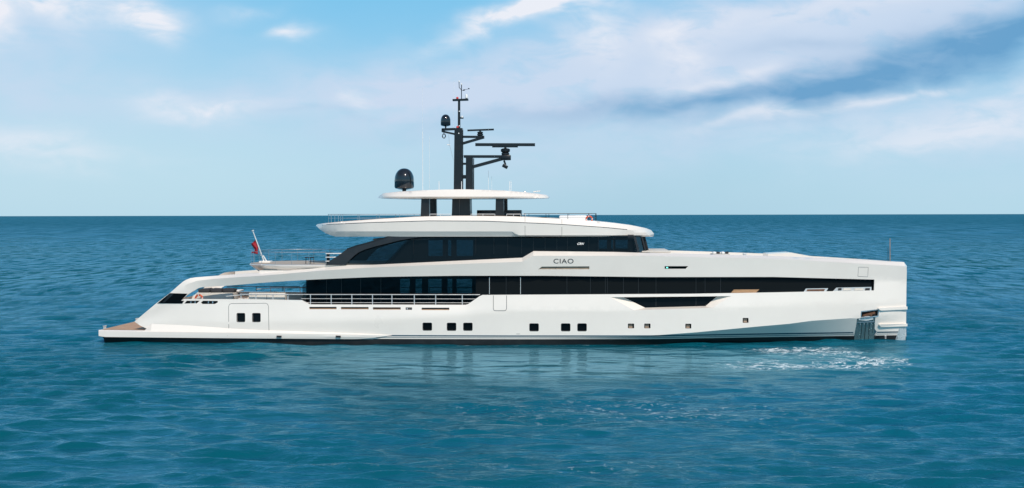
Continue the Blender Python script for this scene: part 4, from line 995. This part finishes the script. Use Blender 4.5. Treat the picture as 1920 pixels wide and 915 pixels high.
# ------------------------------------------------------------------ separate things lying or hanging on board
# ensign
base = P(479, 455, -0.3); mb = MB()
vs = []; n_, m__ = 9, 14
A0, A1 = P(479.8, 449.5, -0.3), P(485, 466.5, -0.3)
for j in range(m__ + 1):
    t = j / m__
    L0 = P(np.interp(t, [0, .35, .6, .8, 1], [479.5, 481.6, 484, 483.4, 483.2]), np.interp(t, [0, .35, .6, .8, 1], [449.5, 457, 463, 471, 476.6]), -0.3)
    R0 = P(np.interp(t, [0, .25, .45, .6, .75, .9, 1], [478.6, 469.5, 472.0, 476.5, 478.5, 472.2, 472.6]), np.interp(t, [0, .25, .45, .6, .75, .9, 1], [451, 457, 461.5, 466.5, 470, 472.5, 474.6]), -0.3)
    for i in range(n_ + 1):
        s_ = i / n_; vs.append((L0[0] + (R0[0] - L0[0]) * s_, -0.3 + 0.10 * math.sin(7 * s_ + 3 * t) * (0.3 + s_), L0[2] + (R0[2] - L0[2]) * s_))
mb.add(vs, [(j * (n_ + 1) + i, j * (n_ + 1) + i + 1, (j + 1) * (n_ + 1) + i + 1, (j + 1) * (n_ + 1) + i) for j in range(m__) for i in range(n_)])
fo = mb.build('flag', M_RED, None, base, world=True); md = fo.modifiers.new('thickness', 'SOLIDIFY'); md.thickness = 0.006
tag(fo, 'limp dark red flag hanging from the slanted stern flagstaff', 'flag')
# orange life ring on the forward sundeck rail
def ringmesh(mb, c, R_, r_, mi=0, n=28, k=10, mat2=None):
    vs = []; fs = []
    for i in range(n):
        t = 6.28318 * i / n
        for j in range(k):
            s_ = 6.28318 * j / k; rr = R_ + r_ * math.cos(s_); vs.append((c[0] + rr * math.cos(t), c[1] + r_ * math.sin(s_), c[2] + rr * math.sin(t)))
    o = len(mb.v); mb.v += vs
    for i in range(n):
        for j in range(k): mb.f.append(tuple(o + q for q in (i * k + j, i * k + (j + 1) % k, ((i + 1) % n) * k + (j + 1) % k, ((i + 1) % n) * k + j))); mb.m.append(1 if (mat2 and i % 7 == 0) else 0)
c = P(1104.6, 411.2, -3.35); mb = MB(); ringmesh(mb, c, 0.19, 0.05, mat2=True)
o = mb.build('life_ring', [M_ORANGE, M_WPLAST], None, c, world=True); tag(o, 'bright orange life ring hung on the rail at the forward end of the top deck', 'life ring', 'life rings')
c = P(373, 559.6, -3.7); mb = MB(); ringmesh(mb, c, 0.22, 0.06, mat2=True)
o = mb.build('life_ring', [M_ORANGE, M_WPLAST], None, c, world=True); tag(o, 'life ring half hidden behind the bulwark of the stern deck', 'life ring', 'life rings')
# white covered sun pad on the sundeck
a, b = P(1048, 403, -2.4), P(1101, 412, -2.4)
mb = MB(); base = ((a[0] + b[0]) / 2, -1.2, b[2] - 0.25); mb.box((base[0], base[1], (a[2] + b[2]) / 2 - 0.1), (b[0] - a[0], 2.4, a[2] - b[2] + 0.15), bevel=0.1)
o = mb.build('sun_pad', M_WPLAST, None, base, world=True); tag(o, 'white covered sun pad behind the rail at the forward end of the top deck', 'sun pad')
# cream deck boxes on the aft main deck
def thing(name, label, cat, base, group=None): return tag(empty(name, base), label, cat, group)
a, b = P(466.4, 549.2, -3.9), P(534, 561.5, -3.9)
bs_ = ((a[0] + b[0]) / 2, -3.55, 2.06); t = thing('deck_locker', 'long low cream locker with two doors beside the aft main deck rail', 'locker', bs_)
mb = MB(); mb.box((0, 0, (a[2] - 2.06) / 2), (b[0] - a[0], 0.7, a[2] - 2.06), bevel=0.03); mb.build('body', M_CREAM, t)
mb = MB(); mb.box((0, -0.352, (a[2] - 2.06) * 0.75), (0.03, 0.006, 0.38)); mb.build('door_seam', M_GROOVE, t)
# sofa with dark cushions
a, b = P(371, 541, -2.2), P(440, 560, -2.2)
bs_ = ((a[0] + b[0]) / 2, -1.9, 2.06); t = thing('deck_sofa', 'curved cream sofa with dark cushions under the stern arch', 'sofa', bs_)
L = b[0] - a[0]; H = P(400, 548.5, -2.2)[2] - 2.06
mb = MB(); mb.box((0, 0, H / 2), (L, 1.5, H), bevel=0.06); mb.build('base', M_CREAM, t)
for k in range(3):
    mb = MB(); mb.box((-L / 3 + L / 3 * k, 0.1, H + 0.12), (L / 3.2, 1.0, 0.26), rot=Matrix.Rotation(R((-4, 2, 5)[k]), 3, 'Y'), bevel=0.09); mb.build('cushion', M_CUSH, t)
# table
a = P(436, 545, -1.2); bs_ = (a[0], -1.0, 2.06); t = thing('deck_table', 'white low table between the dark cushions and the cream locker', 'table', bs_)
mb = MB(); mb.box((0, 0, a[2] - 2.06), (1.1, 1.2, 0.10), bevel=0.03); mb.build('tabletop', M_WPLAST, t)
mb = MB(); mb.lathe((0, 0, 0), [(0.3, 0), (0.3, 0.04), (0.07, 0.07), (0.07, a[2] - 2.1)], 16); mb.build('pedestal', M_STEEL, t)
# slatted chairs/benches by the arch on the upper aft deck
a, b = P(611, 476, -3.0), P(641, 495, -3.0)
bs_ = ((a[0] + b[0]) / 2, -2.9, ztop + 0.02); t = thing('bar_shelf', 'black framed shelf unit with three white shelves at the foot of the dark arch', 'shelf', bs_)
L = b[0] - a[0]
for yy, l_ in ((475.3, 1.0), (482.2, .78), (489.6, .55)):
    z = P(620, yy, -3.0)[2] - bs_[2]; mb = MB(); mb.box((-L / 2 + L * l_ / 2, 0, z), (L * l_, 0.5, 0.05), bevel=.01); mb.build('shelf', M_WPLAST, t)
mb = MB(); mb.box((-L / 2 + 0.12, 0.05, 0.36), (0.14, 0.3, 0.7), bevel=.01); mb.build('frame', M_MAST, t)
# small lounge tables/stools on the upper aft deck
for i, (x, lab) in enumerate(((573, 'small dark stool on the upper aft deck, nearer the flagstaff'), (582, 'small dark stool on the upper aft deck, nearer the arch'))):
    a = P(x, 496.5, -3.0); bs_ = (a[0], -2.6, ztop + 0.02); t = thing('deck_stool', lab, 'stool', bs_, 'stools on the upper aft deck')
    mb = MB(); mb.lathe((0, 0, 0.38), [(0.14, 0), (0.15, 0.02), (0.15, 0.05), (0.12, 0.06)], 14); mb.build('seat', M_MAST, t)
    for k in range(3):
        q = R(120 * k + 20); mb = MB(); mb.tube([(0.15 * math.cos(q), 0.15 * math.sin(q), 0), (0.1 * math.cos(q), 0.1 * math.sin(q), 0.39)], 0.012, n=5); mb.build('leg', M_MAST, t)
# foredeck: folded white awning cover, seats, capstans
a, b = P(1440, 478, -0.8), P(1520, 480, -0.8)
base = P(1484, 482, -0.5); mb = MB()
zz = lambda px, py: P(px, py, -0.8)[2]
mb.prism([P(1440, 480, -1.2), P(1440, 475.8, -1.2), P(1484, 473.6, -1.2), P(1521, 480.4, -1.2), P(1521, 484, -1.2), P(1440, 484, -1.2)], (0, 2.4, 0))
o = mb.build('awning_cover', M_WHITE, None, base, world=True, angle=10); tag(o, 'white peaked cover lying on the foredeck toward the bow', 'cover')
a = P(1350, 477, 0.2); base = (a[0], 0.2, a[2] - 0.3); t = thing('foredeck_sofa', 'low pale sofa with small dark cushions in the middle of the foredeck', 'sofa', base)
mb = MB(); mb.box((0, 0, 0.2), (1.1, 2.0, 0.3), bevel=.05); mb.build('base', M_LIGHTCUSH, t)
for k in range(4): 
    mb = MB(); mb.box((-0.42 + 0.28 * k, -0.4 + .2 * (k % 2), 0.42), (0.2, 0.4, 0.14), bevel=.04); mb.build('cushion', M_CUSH if k % 2 else M_WPLAST, t)
a = P(1396, 476.5, -0.3); mb = MB(); mb.lathe((a[0], -0.3, a[2] - 0.2), [(0.14, 0), (0.1, 0.05), (0.08, 0.16), (0.13, 0.2), (0.12, 0.24), (0.02, 0.26)], 14); mb.build('capstan', M_STEEL, Y)
